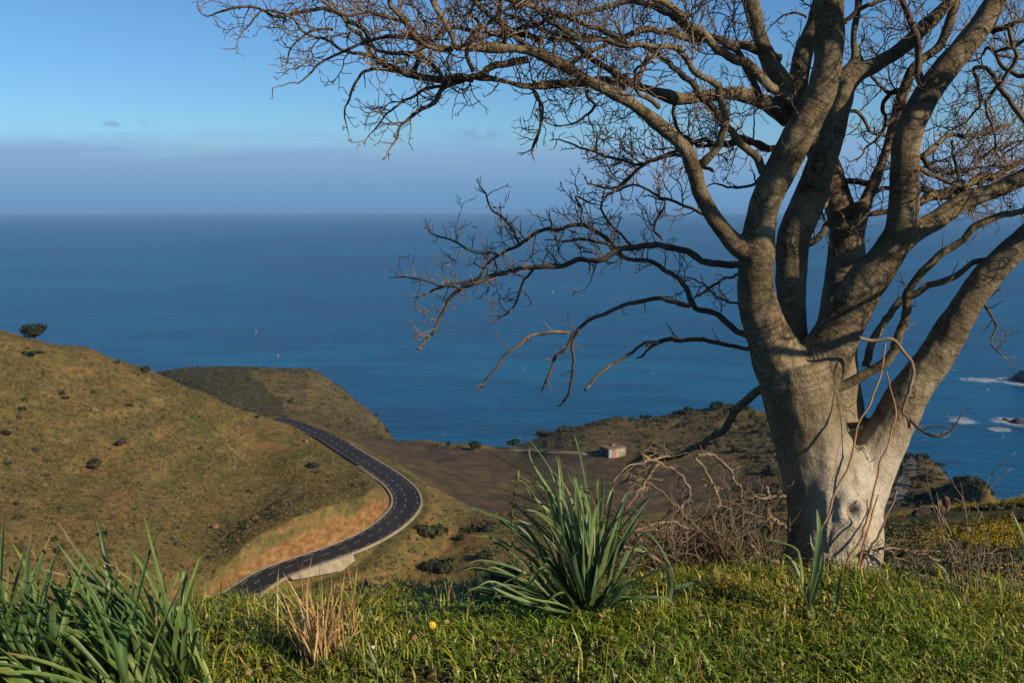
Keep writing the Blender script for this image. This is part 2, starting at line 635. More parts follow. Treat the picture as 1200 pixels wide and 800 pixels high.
def terrain_mat():
    t = NT('hillside')
    o = t.coord()
    # dry olive grass with ochre soil and green herb patches
    n1 = t.noise(o, 0.045, 6, 0.62)
    n2 = t.noise(o, 0.42, 5, 0.7)
    base = t.ramp(n2, [(0.3, (0.056, 0.051, 0.018)), (0.43, (0.112, 0.090, 0.032)), (0.57, (0.162, 0.122, 0.046)), (0.72, (0.22, 0.165, 0.07))])
    green = t.ramp(n2, [(0.3, (0.040, 0.045, 0.015)), (0.65, (0.115, 0.10, 0.036))])
    col = t.mix(t.val(n1, 0.42, 0.62), base, green)
    tm_ = t.coord((0.10, 0.10, 1.0)); tm_.node.inputs['Rotation'].default_value = (0, R(6), 0)
    soil = t.noise(tm_, 0.62, 5, 0.62)
    col = t.mix(t.val(soil, 0.54, 0.64, 0, 0.7), col, (0.20, 0.112, 0.05))
    spk = t.noise(o, 0.9, 3, 0.6)
    col = t.mix(t.val(spk, 0.56, 0.66, 0, 0.65), col, (0.038, 0.046, 0.02))
    spk3 = t.noise(t.coord((1, 1, 1)), 1.9, 2, 0.6)
    col = t.mix(t.val(spk3, 0.62, 0.7, 0, 0.5), col, (0.30, 0.25, 0.14))
    # right-hand hill and headland: darker maquis
    rcol = t.ramp(t.noise(o, 0.16, 6, 0.7), [(0.34, (0.032, 0.034, 0.016)), (0.46, (0.080, 0.068, 0.032)), (0.62, (0.135, 0.10, 0.048)), (0.8, (0.18, 0.11, 0.055))])
    col = t.mix(t.math('MAXIMUM', t.attr('righth'), t.attr('headl')), col, rcol)
    scol = t.ramp(t.noise(o, 0.3, 5, 0.7), [(0.35, (0.026, 0.029, 0.016)), (0.7, (0.075, 0.066, 0.036))])
    col = t.mix(t.attr('scrub'), col, scol)
    # ploughed vine rows
    fv = t.n('ShaderNodeTexWave', wave_type='BANDS', bands_direction='X')
    fv.inputs['Scale'].default_value = 0.2
    fv.inputs['Distortion'].default_value = 1.2
    fv.inputs['Detail'].default_value = 3
    mp = t.coord()
    mp.node.inputs['Rotation'].default_value = (0, 0, R(38))
    t.l(mp, fv.inputs['Vector'])
    fcol = t.ramp(t.noise(o, 0.11, 6, 0.68), [(0.33, (0.036, 0.028, 0.019)), (0.55, (0.074, 0.055, 0.038)), (0.74, (0.135, 0.102, 0.066))])
    fcol = t.mix(t.val(fv.outputs['Fac'], 0.3, 0.9, 0, 0.55), fcol, (0.088, 0.07, 0.04))
    fcol = t.mix(t.val(t.noise(o, 0.04, 6, 0.7), 0.46, 0.62, 0, 0.85), fcol, rcol)
    col = t.mix(t.attr('field'), col, fcol)
    ccol = t.ramp(t.noise(t.coord((1, 1, 1.8)), 0.55, 6, 0.7), [(0.32, (0.10, 0.053, 0.02)), (0.5, (0.195, 0.108, 0.042)), (0.68, (0.30, 0.195, 0.10))])
    col = t.mix(t.attr('cut'), col, ccol)
    gcol = t.ramp(t.noise(o, 0.7, 5, 0.65), [(0.35, (0.03, 0.035, 0.012)), (0.65, (0.10, 0.085, 0.03))])
    col = t.mix(t.attr('gorse'), col, gcol)
    nm = t.bump(n2, 0.7, 0.9)
    nm = t.bump(t.noise(o, 1.4, 4, 0.7), 0.6, 0.4, nm)
    return t.fin(col, 0.95, nm, 0.08)


M_TERR = terrain_mat()
me = arr_mesh('hillside', np.stack([TX, TY, TZ], -1), [tq], True, None,
              dict(field=field, scrub=scrub, cut=cut, gorse=gorse, headl=headl * (1 - scrub), righth=righth))
terr = mobj('hillside', me, M_TERR)
tag(terr, kind='structure')


# ------------------------------------------------------------------ sea, sky, haze
def sea_mat():
    t = NT('sea_water')
    o = t.coord()
    rot = t.coord((1.0, 1.0, 1.0))
    rot.node.inputs['Rotation'].default_value = (0, 0, R(-16))
    st = t.coord((0.45, 1.0, 1.0))
    big = t.noise(st, 0.0022, 5, 0.6)
    col = t.ramp(big, [(0.33, (0.0003, 0.052, 0.145)), (0.52, (0.0005, 0.080, 0.195)), (0.7, (0.001, 0.115, 0.235))])
    # swell streaks
    sw = t.noise(t.coord((0.35, 1.0, 1.0)), 0.028, 5, 0.6)
    col = t.mix(t.val(sw, 0.40, 0.62, 0, 0.75), col, (0.001, 0.042, 0.115))
    wv = t.noise(t.coord((0.5, 1.0, 1.0)), 0.11, 4, 0.65)
    # whitecaps
    wc = t.noise(t.coord((0.6, 0.9, 1.0)), 0.11, 5, 0.75)
    patch = t.noise(o, 0.004, 3)
    cap = t.math('MULTIPLY', t.val(wc, 0.675, 0.71), t.val(patch, 0.42, 0.6))
    # surf round the rocks
    rocks = [(on_z(1196, 447, SEA), 26, 46), (on_z(1150, 445, SEA), 26, 24), (on_z(1188, 494, SEA), 20, 26), (on_z(1128, 492, SEA), 15, 22), (on_z(1172, 503, SEA), 12, 14)]
    geo = t.n('ShaderNodeNewGeometry')
    acc = None
    for p, rx, ry in rocks:
        sub = t.n('ShaderNodeVectorMath', operation='SUBTRACT')
        t.l(geo.outputs['Position'], sub.inputs[0])
        sub.inputs[1].default_value = tuple(p)
        sc = t.n('ShaderNodeVectorMath', operation='MULTIPLY')
        t.l(sub.outputs[0], sc.inputs[0])
        sc.inputs[1].default_value = (1 / rx, 1 / ry, 0)
        ln = t.n('ShaderNodeVectorMath', operation='LENGTH')
        t.l(sc.outputs[0], ln.inputs[0])
        v = t.val(ln.outputs['Value'], 0.25, 1.0, 1.0, 0.0)
        acc = v if acc is None else t.math('MAXIMUM', acc, v)
    fn = t.noise(t.coord((1.0, 0.6, 1.0)), 0.13, 7, 0.75)
    surf = t.val(t.math('ADD', t.math('MULTIPLY', acc, 0.36), fn), 0.68, 0.92, 0, 0.5)
    foam = t.math('MAXIMUM', cap, surf)
    col = t.mix(foam, col, (0.62, 0.68, 0.72))
    nm = t.bump(sw, 0.55, 4.0)
    nm = t.bump(wv, 0.9, 2.2, nm)
    nm = t.bump(t.noise(o, 0.6, 3, 0.6), 0.5, 0.3, nm)
    return t.fin(col, t.val(foam, 0, 1, 0.35, 0.8), nm, 0.22)


ra = np.concatenate([[0], np.geomspace(200, 30000, 26)])
nn = 96
aa = np.arange(nn) * 2 * math.pi / nn
sv = [(0, 0, SEA)] + [(r * math.cos(a), r * math.sin(a), SEA) for r in ra[1:] for a in aa]
sq, stri = [], []
for j in range(nn):
    stri.append((0, 1 + j, 1 + (j + 1) % nn))
for i in range(len(ra) - 2):
    for j in range(nn):
        a, b = 1 + i * nn + j, 1 + i * nn + (j + 1) % nn
        sq.append((a, a + nn, b + nn, b))
sea = mobj('sea', arr_mesh('sea', sv, [np.array(stri), np.array(sq)], False), sea_mat())
tag(sea, kind='structure')

SUN_EL, SUN_AZ = R(27), R(127)     # azimuth clockwise from +Y (view direction)
to_sun = Vector((math.sin(SUN_AZ) * math.cos(SUN_EL), math.cos(SUN_AZ) * math.cos(SUN_EL), math.sin(SUN_EL)))

wd = bpy.data.worlds.new('World')
scn.world = wd
wd.use_nodes = True
wt = wd.node_tree
wt.nodes.clear()
wo = wt.nodes.new('ShaderNodeOutputWorld')
bg = wt.nodes.new('ShaderNodeBackground')
bg.inputs[1].default_value = 0.066
sky = wt.nodes.new('ShaderNodeTexSky')
sky.sky_type = 'NISHITA'
sky.sun_disc = False
sky.sun_elevation = SUN_EL
sky.sun_rotation = SUN_AZ
sky.altitude = 0
sky.air_density = 1.0
sky.dust_density = 0.3
sky.ozone_density = 2.5
L = wt.links.new
tc = wt.nodes.new('ShaderNodeTexCoord')
sep = wt.nodes.new('ShaderNodeSeparateXYZ')
L(tc.outputs['Generated'], sep.inputs[0])
mpw = wt.nodes.new('ShaderNodeMapping')
mpw.inputs['Scale'].default_value = (3.5, 3.5, 26)
L(tc.outputs['Generated'], mpw.inputs[0])
nz = wt.nodes.new('ShaderNodeTexNoise')
nz.inputs['Scale'].default_value = 2.6
nz.inputs['Detail'].default_value = 6
nz.inputs['Roughness'].default_value = 0.6
L(mpw.outputs[0], nz.inputs['Vector'])


nzf = wt.nodes.new('ShaderNodeTexNoise')
nzf.inputs['Scale'].default_value = 60
nzf.inputs['Detail'].default_value = 5
L(tc.outputs['Generated'], nzf.inputs['Vector'])


def wmath(op, a, b):
    nd = wt.nodes.new('ShaderNodeMath')
    nd.operation = op
    for s, v in zip(nd.inputs, (a, b)):
        if isinstance(v, (int, float)):
            s.default_value = v
        else:
            L(v, s)
    return nd.outputs[0]


def wrange(v, lo, hi, a, b):
    nd = wt.nodes.new('ShaderNodeMapRange')
    nd.interpolation_type = 'SMOOTHSTEP'
    for i, q in zip((1, 2, 3, 4), (lo, hi, a, b)):
        nd.inputs[i].default_value = q
    L(v, nd.inputs[0])
    return nd.outputs[0]


# a bank of thin cloud lying on the sea horizon, ragged along its top
elev = wmath('ADD', sep.outputs[2], wmath('MULTIPLY', wmath('SUBTRACT', nz.outputs['Fac'], 0.5), 0.042))
mask = wrange(elev, 0.044, 0.082, 0.92, 0.0)
mixw = wt.nodes.new('ShaderNodeMix')
mixw.data_type = 'RGBA'
L(mask, mixw.inputs[0])
tint = wt.nodes.new('ShaderNodeMix')
tint.data_type = 'RGBA'
tint.blend_type = 'MULTIPLY'
tint.inputs[0].default_value = 1.0
tint.inputs[7].default_value = (0.62, 0.97, 1.31, 1)
L(sky.outputs[0], tint.inputs[6])
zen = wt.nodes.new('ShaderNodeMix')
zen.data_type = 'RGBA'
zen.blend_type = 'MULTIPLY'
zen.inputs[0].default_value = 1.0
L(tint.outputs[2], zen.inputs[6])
L(wrange(sep.outputs[2], 0.22, 0.7, 1.0, 0.5), zen.inputs[7])  # sky dimmed towards overhead to cut the ambient fill light
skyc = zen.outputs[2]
for cx_, cy_, rx_, ry_ in ((131, 146, 13, 5), (175, 143, 14, 6), (560, 158, 40, 9)):
    d_ = nrm(FWD + (cx_ - 600) / FPX * RGT + (400 - cy_) / FPX * UPV)
    sb = wt.nodes.new('ShaderNodeVectorMath'); sb.operation = 'SUBTRACT'
    L(tc.outputs['Generated'], sb.inputs[0]); sb.inputs[1].default_value = tuple(d_)
    ml = wt.nodes.new('ShaderNodeVectorMath'); ml.operation = 'MULTIPLY'
    L(sb.outputs[0], ml.inputs[0]); ml.inputs[1].default_value = (FPX / rx_, FPX / rx_, FPX / ry_)
    ln_ = wt.nodes.new('ShaderNodeVectorMath'); ln_.operation = 'LENGTH'
    L(ml.outputs[0], ln_.inputs[0])
    cm = wt.nodes.new('ShaderNodeMix'); cm.data_type = 'RGBA'
    L(wmath('MULTIPLY', wrange(ln_.outputs['Value'], 0.2, 1.1, 1.0, 0.0), wrange(nzf.outputs['Fac'], 0.38, 0.62, 0.0, 0.6)), cm.inputs[0])
    L(skyc, cm.inputs[6]); cm.inputs[7].default_value = (2.3, 3.7, 6.2, 1)
    skyc = cm.outputs[2]
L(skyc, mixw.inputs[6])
bank = wt.nodes.new('ShaderNodeMix')
bank.data_type = 'RGBA'
L(wrange(sep.outputs[2], 0.0, 0.06, 0.0, 1.0), bank.inputs[0])
bank.inputs[6].default_value = (1.5, 3.4, 6.3, 1)
bank.inputs[7].default_value = (2.7, 4.5, 7.3, 1)
L(bank.outputs[2], mixw.inputs[7])
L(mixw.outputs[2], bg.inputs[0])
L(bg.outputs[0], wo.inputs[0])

sl = bpy.data.lights.new('sun', 'SUN')
sl.energy = 5.0
sl.angle = R(0.5)
sl.color = (1.0, 0.80, 0.55)
so = bpy.data.objects.new('sun', sl)
so.rotation_euler = (-to_sun).to_track_quat('-Z', 'Y').to_euler()
so.location = (30, -20, 30)
COL.objects.link(so)


def box_mesh(name, lo, hi):
    x0, y0, z0 = lo
    x1, y1, z1 = hi
    v = [(x0, y0, z0), (x1, y0, z0), (x1, y1, z0), (x0, y1, z0), (x0, y0, z1), (x1, y0, z1), (x1, y1, z1), (x0, y1, z1)]
    f = [(3, 2, 1, 0), (4, 5, 6, 7), (0, 1, 5, 4), (1, 2, 6, 5), (2, 3, 7, 6), (3, 0, 4, 7)]
    return arr_mesh(name, v, [np.array(f)], False)


hz = bpy.data.materials.new('haze_air')
hz.use_nodes = True
ht = hz.node_tree
ht.nodes.clear()
ho = ht.nodes.new('ShaderNodeOutputMaterial')
pv = ht.nodes.new('ShaderNodeVolumePrincipled')
pv.inputs['Color'].default_value = (0.225, 0.47, 0.88, 1)
pv.inputs['Density'].default_value = 5.5e-5
pv.inputs['Anisotropy'].default_value = -0.1
ht.links.new(pv.outputs[0], ho.inputs['Volume'])
haze = mobj('haze', box_mesh('haze', (-31000, -31000, -167), (31000, 31000, 9)), hz)
tag(haze, kind='stuff')

# ------------------------------------------------------------------ road, markings, kerbs, wall
M_ASPH = simple('asphalt', (0.009, 0.010, 0.014), (0.022, 0.022, 0.026), 0.12, 0.85, 0.2, 8, 0.02)
M_PAINT = simple('road_paint', (0.22, 0.22, 0.21), (0.38, 0.37, 0.35), 1.5, 0.7)
RC3 = spline(RC[::4], 24)
seg = np.linalg.norm(np.diff(RC3, axis=0), axis=1)
arc = np.concatenate([[0], np.cumsum(seg)])
LEN = arc[-1]


def road_pt(s, off):
    s = np.atleast_1d(np.asarray(s, dtype=float))
    x = np.interp(s, arc, RC3[:, 0]); y = np.interp(s, arc, RC3[:, 1])
    x2 = np.interp(s + 0.5, arc, RC3[:, 0]); y2 = np.interp(s + 0.5, arc, RC3[:, 1])
    x1 = np.interp(s - 0.5, arc, RC3[:, 0]); y1 = np.interp(s - 0.5, arc, RC3[:, 1])
    tx, ty = x2 - x1, y2 - y1
    l = np.hypot(tx, ty)
    return np.stack([x + off * ty / l, y - off * tx / l], -1)      # +off = right of travel = outer side


def ribbon(mb, s0, s1, o0, o1, z, step=1.0, thick=0.0):
    n = max(2, int((s1 - s0) / step) + 1)
    s = np.linspace(s0, s1, n)
    a, b = road_pt(s, o0), road_pt(s, o1)
    va = np.c_[a, np.full(n, z)]
    vb = np.c_[b, np.full(n, z)]
    i = np.arange(n - 1)
    if thick:
        v = np.vstack([va, vb, va - [0, 0, thick], vb - [0, 0, thick]])
        q = np.concatenate([np.stack([i, i + n, i + n + 1, i + 1], -1),
                            np.stack([i + 2 * n, i, i + 1, i + 2 * n + 1], -1),
                            np.stack([i + n, i + 3 * n, i + 3 * n + 1, i + n + 1], -1)])
    else:
        v = np.vstack([va, vb])
        q = np.stack([i, i + n, i + n + 1, i + 1], -1)
    mb.add(v, [q])


S0, S1 = 0.5, LEN - 1.0
m = MB(); ribbon(m, S0, S1, -3.25, 3.25, ROADZ, 1.0, 0.3)
tag(m.build('road', M_ASPH, smooth=False), kind='structure')
m = MB()
s = S0
while s < S1 - 3:
    ribbon(m, s, s + 2.0, -0.36, -0.22, ROADZ + 0.012)
    s += 4.6
s = S0
while s < S1 - 3:
    ribbon(m, s, s + 2.4, -2.62, -2.48, ROADZ + 0.012)
    ribbon(m, s, s + 1.3, 2.5, 2.63, ROADZ + 0.012)
    s += 4.2
tag(m.build('road_markings', M_PAINT, smooth=False), kind='structure')
m = MB()
ribbon(m, S0, LEN * 0.6, -3.8, -3.27, ROADZ + 0.10, 1.0, 0.45)
ribbon(m, S0, LEN * 0.74, 3.27, 3.75, ROADZ + 0.12, 1.0, 0.5)
tag(m.build('kerb', M_CONC, smooth=False), kind='structure')


def arc_near(px, py):
    p = on_z(px, py, ROADZ)[:2]
    return float(np.interp(np.argmin(np.linalg.norm(RC3 - p, axis=1)), np.arange(len(RC3)), arc))


# concrete retaining wall under the outer edge
m = MB()
sa, sb = arc_near(318, 672), arc_near(396, 645)
n = 24
ss = np.linspace(sa, sb, n)
top, bot = road_pt(ss, 3.84), road_pt(ss, 4.9)
dep = np.interp(np.linspace(0, 1, n), [0, 0.25, 0.8, 1], [0.2, 0.9, 2.1, 1.0])
inn = road_pt(ss, 3.8)
v = np.vstack([np.c_[inn, np.full(n, ROADZ + 0.3)], np.c_[top + (top - inn) * 18, np.full(n, ROADZ + 0.3)], np.c_[bot + (bot - top) * 0.3, ROADZ - dep], np.c_[inn, ROADZ - dep]])
i = np.arange(n - 1)
q = np.concatenate([np.stack([i + k * n, i + (k + 1) % 4 * n, i + (k + 1) % 4 * n + 1, i + k * n + 1], -1) for k in range(4)])
m.add(v, [q, np.array([[0, n, 2 * n, 3 * n], [4 * n - 1, 3 * n - 1, 2 * n - 1, n - 1]])])
tag(m.build('retaining_wall', M_CONC, smooth=False), 'pale concrete retaining wall under the outer edge of the winding road', 'wall')

# old track on the right-hand slope
tp = [(1050, 518), (1058, 534), (1066, 548), (1062, 560), (1056, 572), (1050, 584), (1046, 594), (1040, 604)]
pts = spline([ground_at(x, y, 200, 420)[:2] for x, y in tp], 8)
m = MB()
tg = np.gradient(pts, axis=0)
tg /= np.linalg.norm(tg, axis=1, keepdims=True)
nv = np.stack([tg[:, 1], -tg[:, 0]], -1)
rows = []
for o in (-1.9, -0.7, 0.7, 1.9):
    q_ = pts + nv * o
    rows.append(np.c_[q_, terrain_z(q_[:, 0], q_[:, 1]) + 0.22])
n = len(pts)
i = np.arange(n - 1)
m.add(np.vstack(rows), [np.concatenate([np.stack([i + k * n, i + (k + 1) * n, i + (k + 1) * n + 1, i + k * n + 1], -1) for k in range(3)])])
M_TRACK = simple('track_surface', (0.10, 0.095, 0.085), (0.19, 0.18, 0.16), 0.3, 0.9)
tag(m.build('track', M_TRACK), kind='structure')
# pale track running past the stone hut
tp = [(598, 527), (622, 528), (650, 530), (678, 531), (702, 533)]
pts = spline([ground_at(x, y, 300, 460)[:2] for x, y in tp], 10)
m = MB()
tg = np.gradient(pts, axis=0); tg /= np.linalg.norm(tg, axis=1, keepdims=True)
nv = np.stack([tg[:, 1], -tg[:, 0]], -1)
rows = [np.c_[pts + nv * o, terrain_z(*(pts + nv * o).T) + 0.25] for o in (-1.6, 0, 1.6)]
n = len(pts); i = np.arange(n - 1)
m.add(np.vstack(rows), [np.concatenate([np.stack([i + k * n, i + (k + 1) * n, i + (k + 1) * n + 1, i + k * n + 1], -1) for k in range(2)])])
M_DIRT = simple('dirt_track', (0.15, 0.115, 0.08), (0.26, 0.2, 0.14), 0.3, 0.95)
tag(m.build('footpath', M_DIRT), kind='structure')

# ------------------------------------------------------------------ stone hut
hp = ground_at(719, 534, 300, 460)
hut = empty('stone_hut', tuple(hp))
tag(hut, 'small stone hut with a pale side wall and blue and red daubed front', 'hut')
ang = R(32)
hx, hy = np.array([math.cos(ang), math.sin(ang)]), np.array([-math.sin(ang), math.cos(ang)])


def hbox(mb, x0, x1, y0, y1, z0, z1):
    c = []
    for z in (z0, z1):
        for x, y in ((x0, y0), (x1, y0), (x1, y1), (x0, y1)):
            p = hp[:2] + hx * x + hy * y
            c.append((p[0], p[1], hp[2] + z))
    mb.add(c, [np.array([(3, 2, 1, 0), (4, 5, 6, 7), (0, 1, 5, 4), (1, 2, 6, 5), (2, 3, 7, 6), (3, 0, 4, 7)])])


M_STONE = simple('hut_stone', (0.09, 0.065, 0.045), (0.19, 0.145, 0.10), 1.2, 0.9, 0.5, 5, 0.06)
M_PALE = simple('pale_render', (0.16, 0.135, 0.105), (0.34, 0.30, 0.25), 0.6, 0.9, 0.3, 5, 0.04)
M_ROOF = simple('hut_roof', (0.11, 0.085, 0.05), (0.17, 0.135, 0.085), 0.6, 0.95, 0.4, 4, 0.05)
M_BLUE = simple('faded_blue', (0.14, 0.2, 0.34), (0.3, 0.36, 0.46), 2, 0.8)
M_RED = simple('faded_red', (0.34, 0.11, 0.07), (0.45, 0.2, 0.13), 2, 0.8)
M_DARK = simple('dark_opening', (0.01, 0.01, 0.01), (0.03, 0.028, 0.025), 2, 0.9)
m = MB(); hbox(m, -4.4, 3.6, -2.6, 3.2, -2.0, 3.5); m.build('wall', M_STONE, hut, False)
m = MB(); hbox(m, -1.0, 3.65, -2.66, -2.603, -0.3, 3.2); m.build('rendered_wall', M_PALE, hut, False)
m = MB(); hbox(m, -4.6, 3.8, -2.85, 3.4, 3.5, 3.8); m.build('roof', M_ROOF, hut, False)
m = MB(); hbox(m, -0.8, 1.0, 0.0, 1.6, 3.8, 4.5); m.build('vent_block', M_ROOF, hut, False)
m = MB(); hbox(m, -4.1, -2.7, -2.68, -2.603, 0.4, 3.3); m.build('shutter', M_BLUE, hut, False)
m = MB(); hbox(m, -2.3, -1.2, -2.67, -2.603, 0.0, 2.7); m.build('door', M_RED, hut, False)
m = MB(); hbox(m, -4.46, -4.403, -0.4, 1.2, 0.2, 2.4); m.build('doorway', M_DARK, hut, False)

# ------------------------------------------------------------------ far bushes, trees, rocks
OLIVE = np.array([(0.030, 0.036, 0.016), (0.045, 0.050, 0.022), (0.062, 0.064, 0.028)])
DARKG = np.array([(0.012, 0.022, 0.010), (0.020, 0.034, 0.014), (0.032, 0.046, 0.02)])
GREY = np.array([(0.050, 0.046, 0.032), (0.072, 0.064, 0.045), (0.095, 0.084, 0.06)])
GREEN = np.array([(0.024, 0.040, 0.014), (0.04, 0.06, 0.02), (0.07, 0.085, 0.03)])


def clump(mb, c, rad, n, leaf, pal, seed=None, shell=0.55):
    """many small leaf faces through an uneven crown volume"""
    c = np.asarray(c, float); rad = np.asarray(rad, float)
    k = max(4, int(n / 60))
    sub = rng.normal(size=(k, 3)); sub /= np.linalg.norm(sub, axis=1, keepdims=True)
    sub *= rng.uniform(0.25, 0.72, (k, 1)); sub[:, 2] = np.abs(sub[:, 2]) * 0.95 - 0.1
    srad = rng.uniform(0.3, 0.52, k)
    w = rng.integers(0, k, n)
    d = rng.normal(size=(n, 3)); d /= np.linalg.norm(d, axis=1, keepdims=True)
    p = sub[w] + d * (srad[w] * rng.uniform(shell, 1.0, n))[:, None]
    p = c + p * rad
    u = rng.normal(size=(n, 3)); u /= np.linalg.norm(u, axis=1, keepdims=True)
    t = np.cross(u, d); t /= np.maximum(np.linalg.norm(t, axis=1, keepdims=True), 1e-6)
    u = np.cross(t, d) * 0.6 + d * rng.uniform(-0.5, 0.5, (n, 1))
    L_ = leaf * rng.uniform(0.6, 1.4, (n, 1))
    v = np.stack([p - t * L_ - u * L_ * 0.6, p + t * L_ - u * L_ * 0.6, p + t * L_ * 0.7 + u * L_, p - t * L_ * 0.7 + u * L_], 1).reshape(-1, 3)
    ci = np.clip((rng.uniform(0, 1, n) * len(pal)).astype(int), 0, len(pal) - 1)
    shade = rng.uniform(0.75, 1.2, (k, 1))[w]
    col = np.repeat(pal[ci] * shade, 4, 0)
    q = np.arange(4 * n).reshape(-1, 4)
    mb.add(v, [q], col)


def bush(name, px, py, wpx, hpx, pal, label, cat='bush', group=None, n=320, r0=150, r1=620, sink=0.25, trunk=False, leaf=None, tall=False):
    p = ground_at(px, py, r0, r1)
    dist = np.linalg.norm(p - CAM)
    w = wpx / FPX * dist / 2
    h = hpx / FPX * dist
    root = empty(name, tuple(p))
    tag(root, label, cat, group)
    m = MB()
    lf = leaf or max(0.10, w * 0.11)
    cz_ = h * 0.3 if not trunk else h * 0.46
    clump(m, p + [0, 0, cz_], (w * 1.15, w * 1.0, h * (0.62 if not trunk else 0.6)), n, lf, pal)
    if tall:
        clump(m, p + [0, 0, h * 0.75], (w * 0.5, w * 0.5, h * 0.4), n // 3, lf * 0.8, pal)
    m.build('crown' if trunk else 'foliage', M_BUSH, root, True)
    if trunk or w > 0.8:
        b = MB()
        for k in range(3 if trunk else 4):
            a = rng.uniform(0, 6.28)
            tip = p + [math.cos(a) * w * 0.45, math.sin(a) * w * 0.45, h * 0.7]
            mid = (p + tip) / 2 + [0, 0, h * 0.05]
            tube(b, spline([p - [0, 0, 0.3], mid, tip], 4), np.linspace(0.16 if trunk else 0.07, 0.03, 9), 6)
        b.build('trunk' if trunk else 'stem', M_TWIG, root)
    return root


bush('tree', 42, 398, 32, 20, DARKG, 'dark round evergreen tree on the skyline at the top of the left hill', 'tree', trunk=True, n=900, r0=240, r1=318)
bush('bush', 36, 418, 18, 9, DARKG, 'dark low bush on the left hill just below the skyline tree', r0=170, r1=318, n=380)
bush('bush', 172, 436, 15, 10, OLIVE, 'round olive bush on the left hill crest next to the dark headland', r0=240, r1=316, n=380)
bush('bush', 139, 426, 12, 7, GREY, 'small greyish leafless bush on the left hill skyline', r0=240, r1=316, n=220)
bush('bush', 138, 522, 19, 11, GREY * 0.7, 'grey brown bush in the middle of the left hill', r0=170, r1=316)
bush('bush', 114, 548, 22, 13, GREY * 0.62, 'widest dark grey bush low on the left hill', r0=170, r1=316)
bush('bush', 9, 510, 15, 9, GREY * 0.55, 'dark grey bush at the far left of the hillside', r0=170, r1=316)
bush('bush', 302, 490, 10, 6, OLIVE * 0.8, 'small dark bush on the hill crest where the road disappears', r0=200, r1=330, n=180)
bush('bush', 369, 548, 17, 10, GREY * 0.62, 'grey bush on the nose of the left hill above the upper road', r0=170, r1=316)
bush('bush', 217, 573, 7, 5, DARKG, 'tiny dark green bush alone below the centre of the left hill', r0=170, r1=316, n=140)
bush('bush', 294, 577, 10, 6, GREY * 0.7, 'small grey bush on the lower right of the left hill', r0=170, r1=316, n=180)
bush('bush', 21, 592, 10, 8, GREY * 0.7, 'small grey bush above the large strap leaved clump', r0=170, r1=316, n=180)
bush('bush', 68, 648, 17, 12, GREY * 0.62, 'dark grey bush low on the hill just above the tall strap leaves', r0=160, r1=316)
bush('bush', 502, 630, 40, 20, OLIVE * 0.85, 'wide olive bush just outside the road bend', n=700, r0=170, r1=300)
bush('bush', 540, 633, 18, 10, DARKG, 'small dark bush right of the wide olive bush outside the bend', r0=170, r1=300)
bush('bush', 566, 622, 34, 14, OLIVE * 0.9, 'long low olive bush behind the left leaf tips of the strap leaved plant', r0=170, r1=300, n=420)
bush('bush', 512, 668, 44, 16, OLIVE * 0.75, 'lowest dark spreading bush below the road bend behind the grass', r0=150, r1=300, n=560)
bush('bush', 568, 655, 24, 14, DARKG, 'dark bush on the slope at the left of the strap leaved plant', r0=150, r1=300)
bush('tree', 557, 529, 19, 16, DARKG, 'round dark tree at the sea edge of the ploughed field', 'tree', trunk=True, n=600, r0=300, r1=470)
bush('tree', 527, 526, 9, 10, DARKG, 'small pointed dark tree on the field edge left of the round tree', 'tree', trunk=True, n=260, r0=300, r1=470, tall=True)
bush('tree', 538, 527, 7, 7, DARKG, 'smallest dark tree on the field edge between the pointed and round trees', 'tree', trunk=True, n=200, r0=300, r1=470)
bush('tree', 514, 525, 6, 5, DARKG, 'low dark tree furthest left along the field edge', 'tree', trunk=True, n=160, r0=300, r1=470)
G_SKY = 'bushes along the crest of the seaward hill'
for (x, y, w, h, pal, lab) in [
    (604, 525, 26, 13, DARKG, 'dark bush at the left foot of the seaward hill by the sea'),
    (634, 511, 30, 9, GREEN, 'green bush on the left shoulder of the seaward hill'),
    (660, 504, 24, 8, OLIVE * 1.2, 'olive bush on the rising left shoulder of the seaward hill'),
    (757, 487, 16, 6, DARKG, 'low dark bush on the crest above the stone hut'),
    (803, 484, 28, 8, DARKG, 'wide dark bush along the crest left of the highest bushes'),
    (838, 478, 28, 9, DARKG, 'highest dark bush on the crest of the seaward hill'),
    (868, 480, 24, 8, DARKG, 'dark crest bush nearest the left edge of the trunk'),
    (800, 500, 18, 7, OLIVE, 'olive bush just below the crest bushes'),
    (887, 507, 14, 8, DARKG, 'round dark bush beside the low dead bough at the trunk'),
    (879, 536, 16, 8, OLIVE * 0.8, 'small dark bush left of the trunk on the brown slope'),
    (905, 531, 16, 10, OLIVE * 0.8, 'round bush touching the left edge of the trunk'),
    (860, 530, 18, 9, DARKG, 'dark bush in the middle of the brown slope left of the trunk'),
    (898, 556, 26, 14, OLIVE * 0.8, 'large olive bush low on the slope left of the trunk'),
    (838, 520, 14, 8, GREY * 0.6, 'grey bush right of the stone hut on the slope'),
    (1066, 515, 20, 9, DARKG, 'dark bush on the skyline right of the trunk beside the track'),
    (1082, 535, 16, 11, DARKG, 'round dark bush right of the track near the water'),
    (1101, 548, 16, 7, DARKG, 'dark bush on the seaward edge of the right slope'),
    (1073, 572, 17, 12, GREEN, 'round green bush right of the pale track'),
    (1088, 565, 20, 14, OLIVE, 'olive bush on the slope below the round dark bush'),
    (1052, 541, 12, 7, GREEN * 1.3, 'bright green bush left of the track beside the trunk'),
    (1070, 585, 16, 8, DARKG, 'low dark bush at the foot of the track'),
    (1124, 560, 20, 9, DARKG, 'dark bush on the right slope edge furthest down to the sea'),
    (1145, 573, 20, 8, DARKG, 'dark bush lowest on the seaward edge of the right slope')]:
    bush('bush', x, y, w, h, pal, lab, 'bush', G_SKY if y < 512 and x < 880 else None, n=240, r0=190, r1=470)
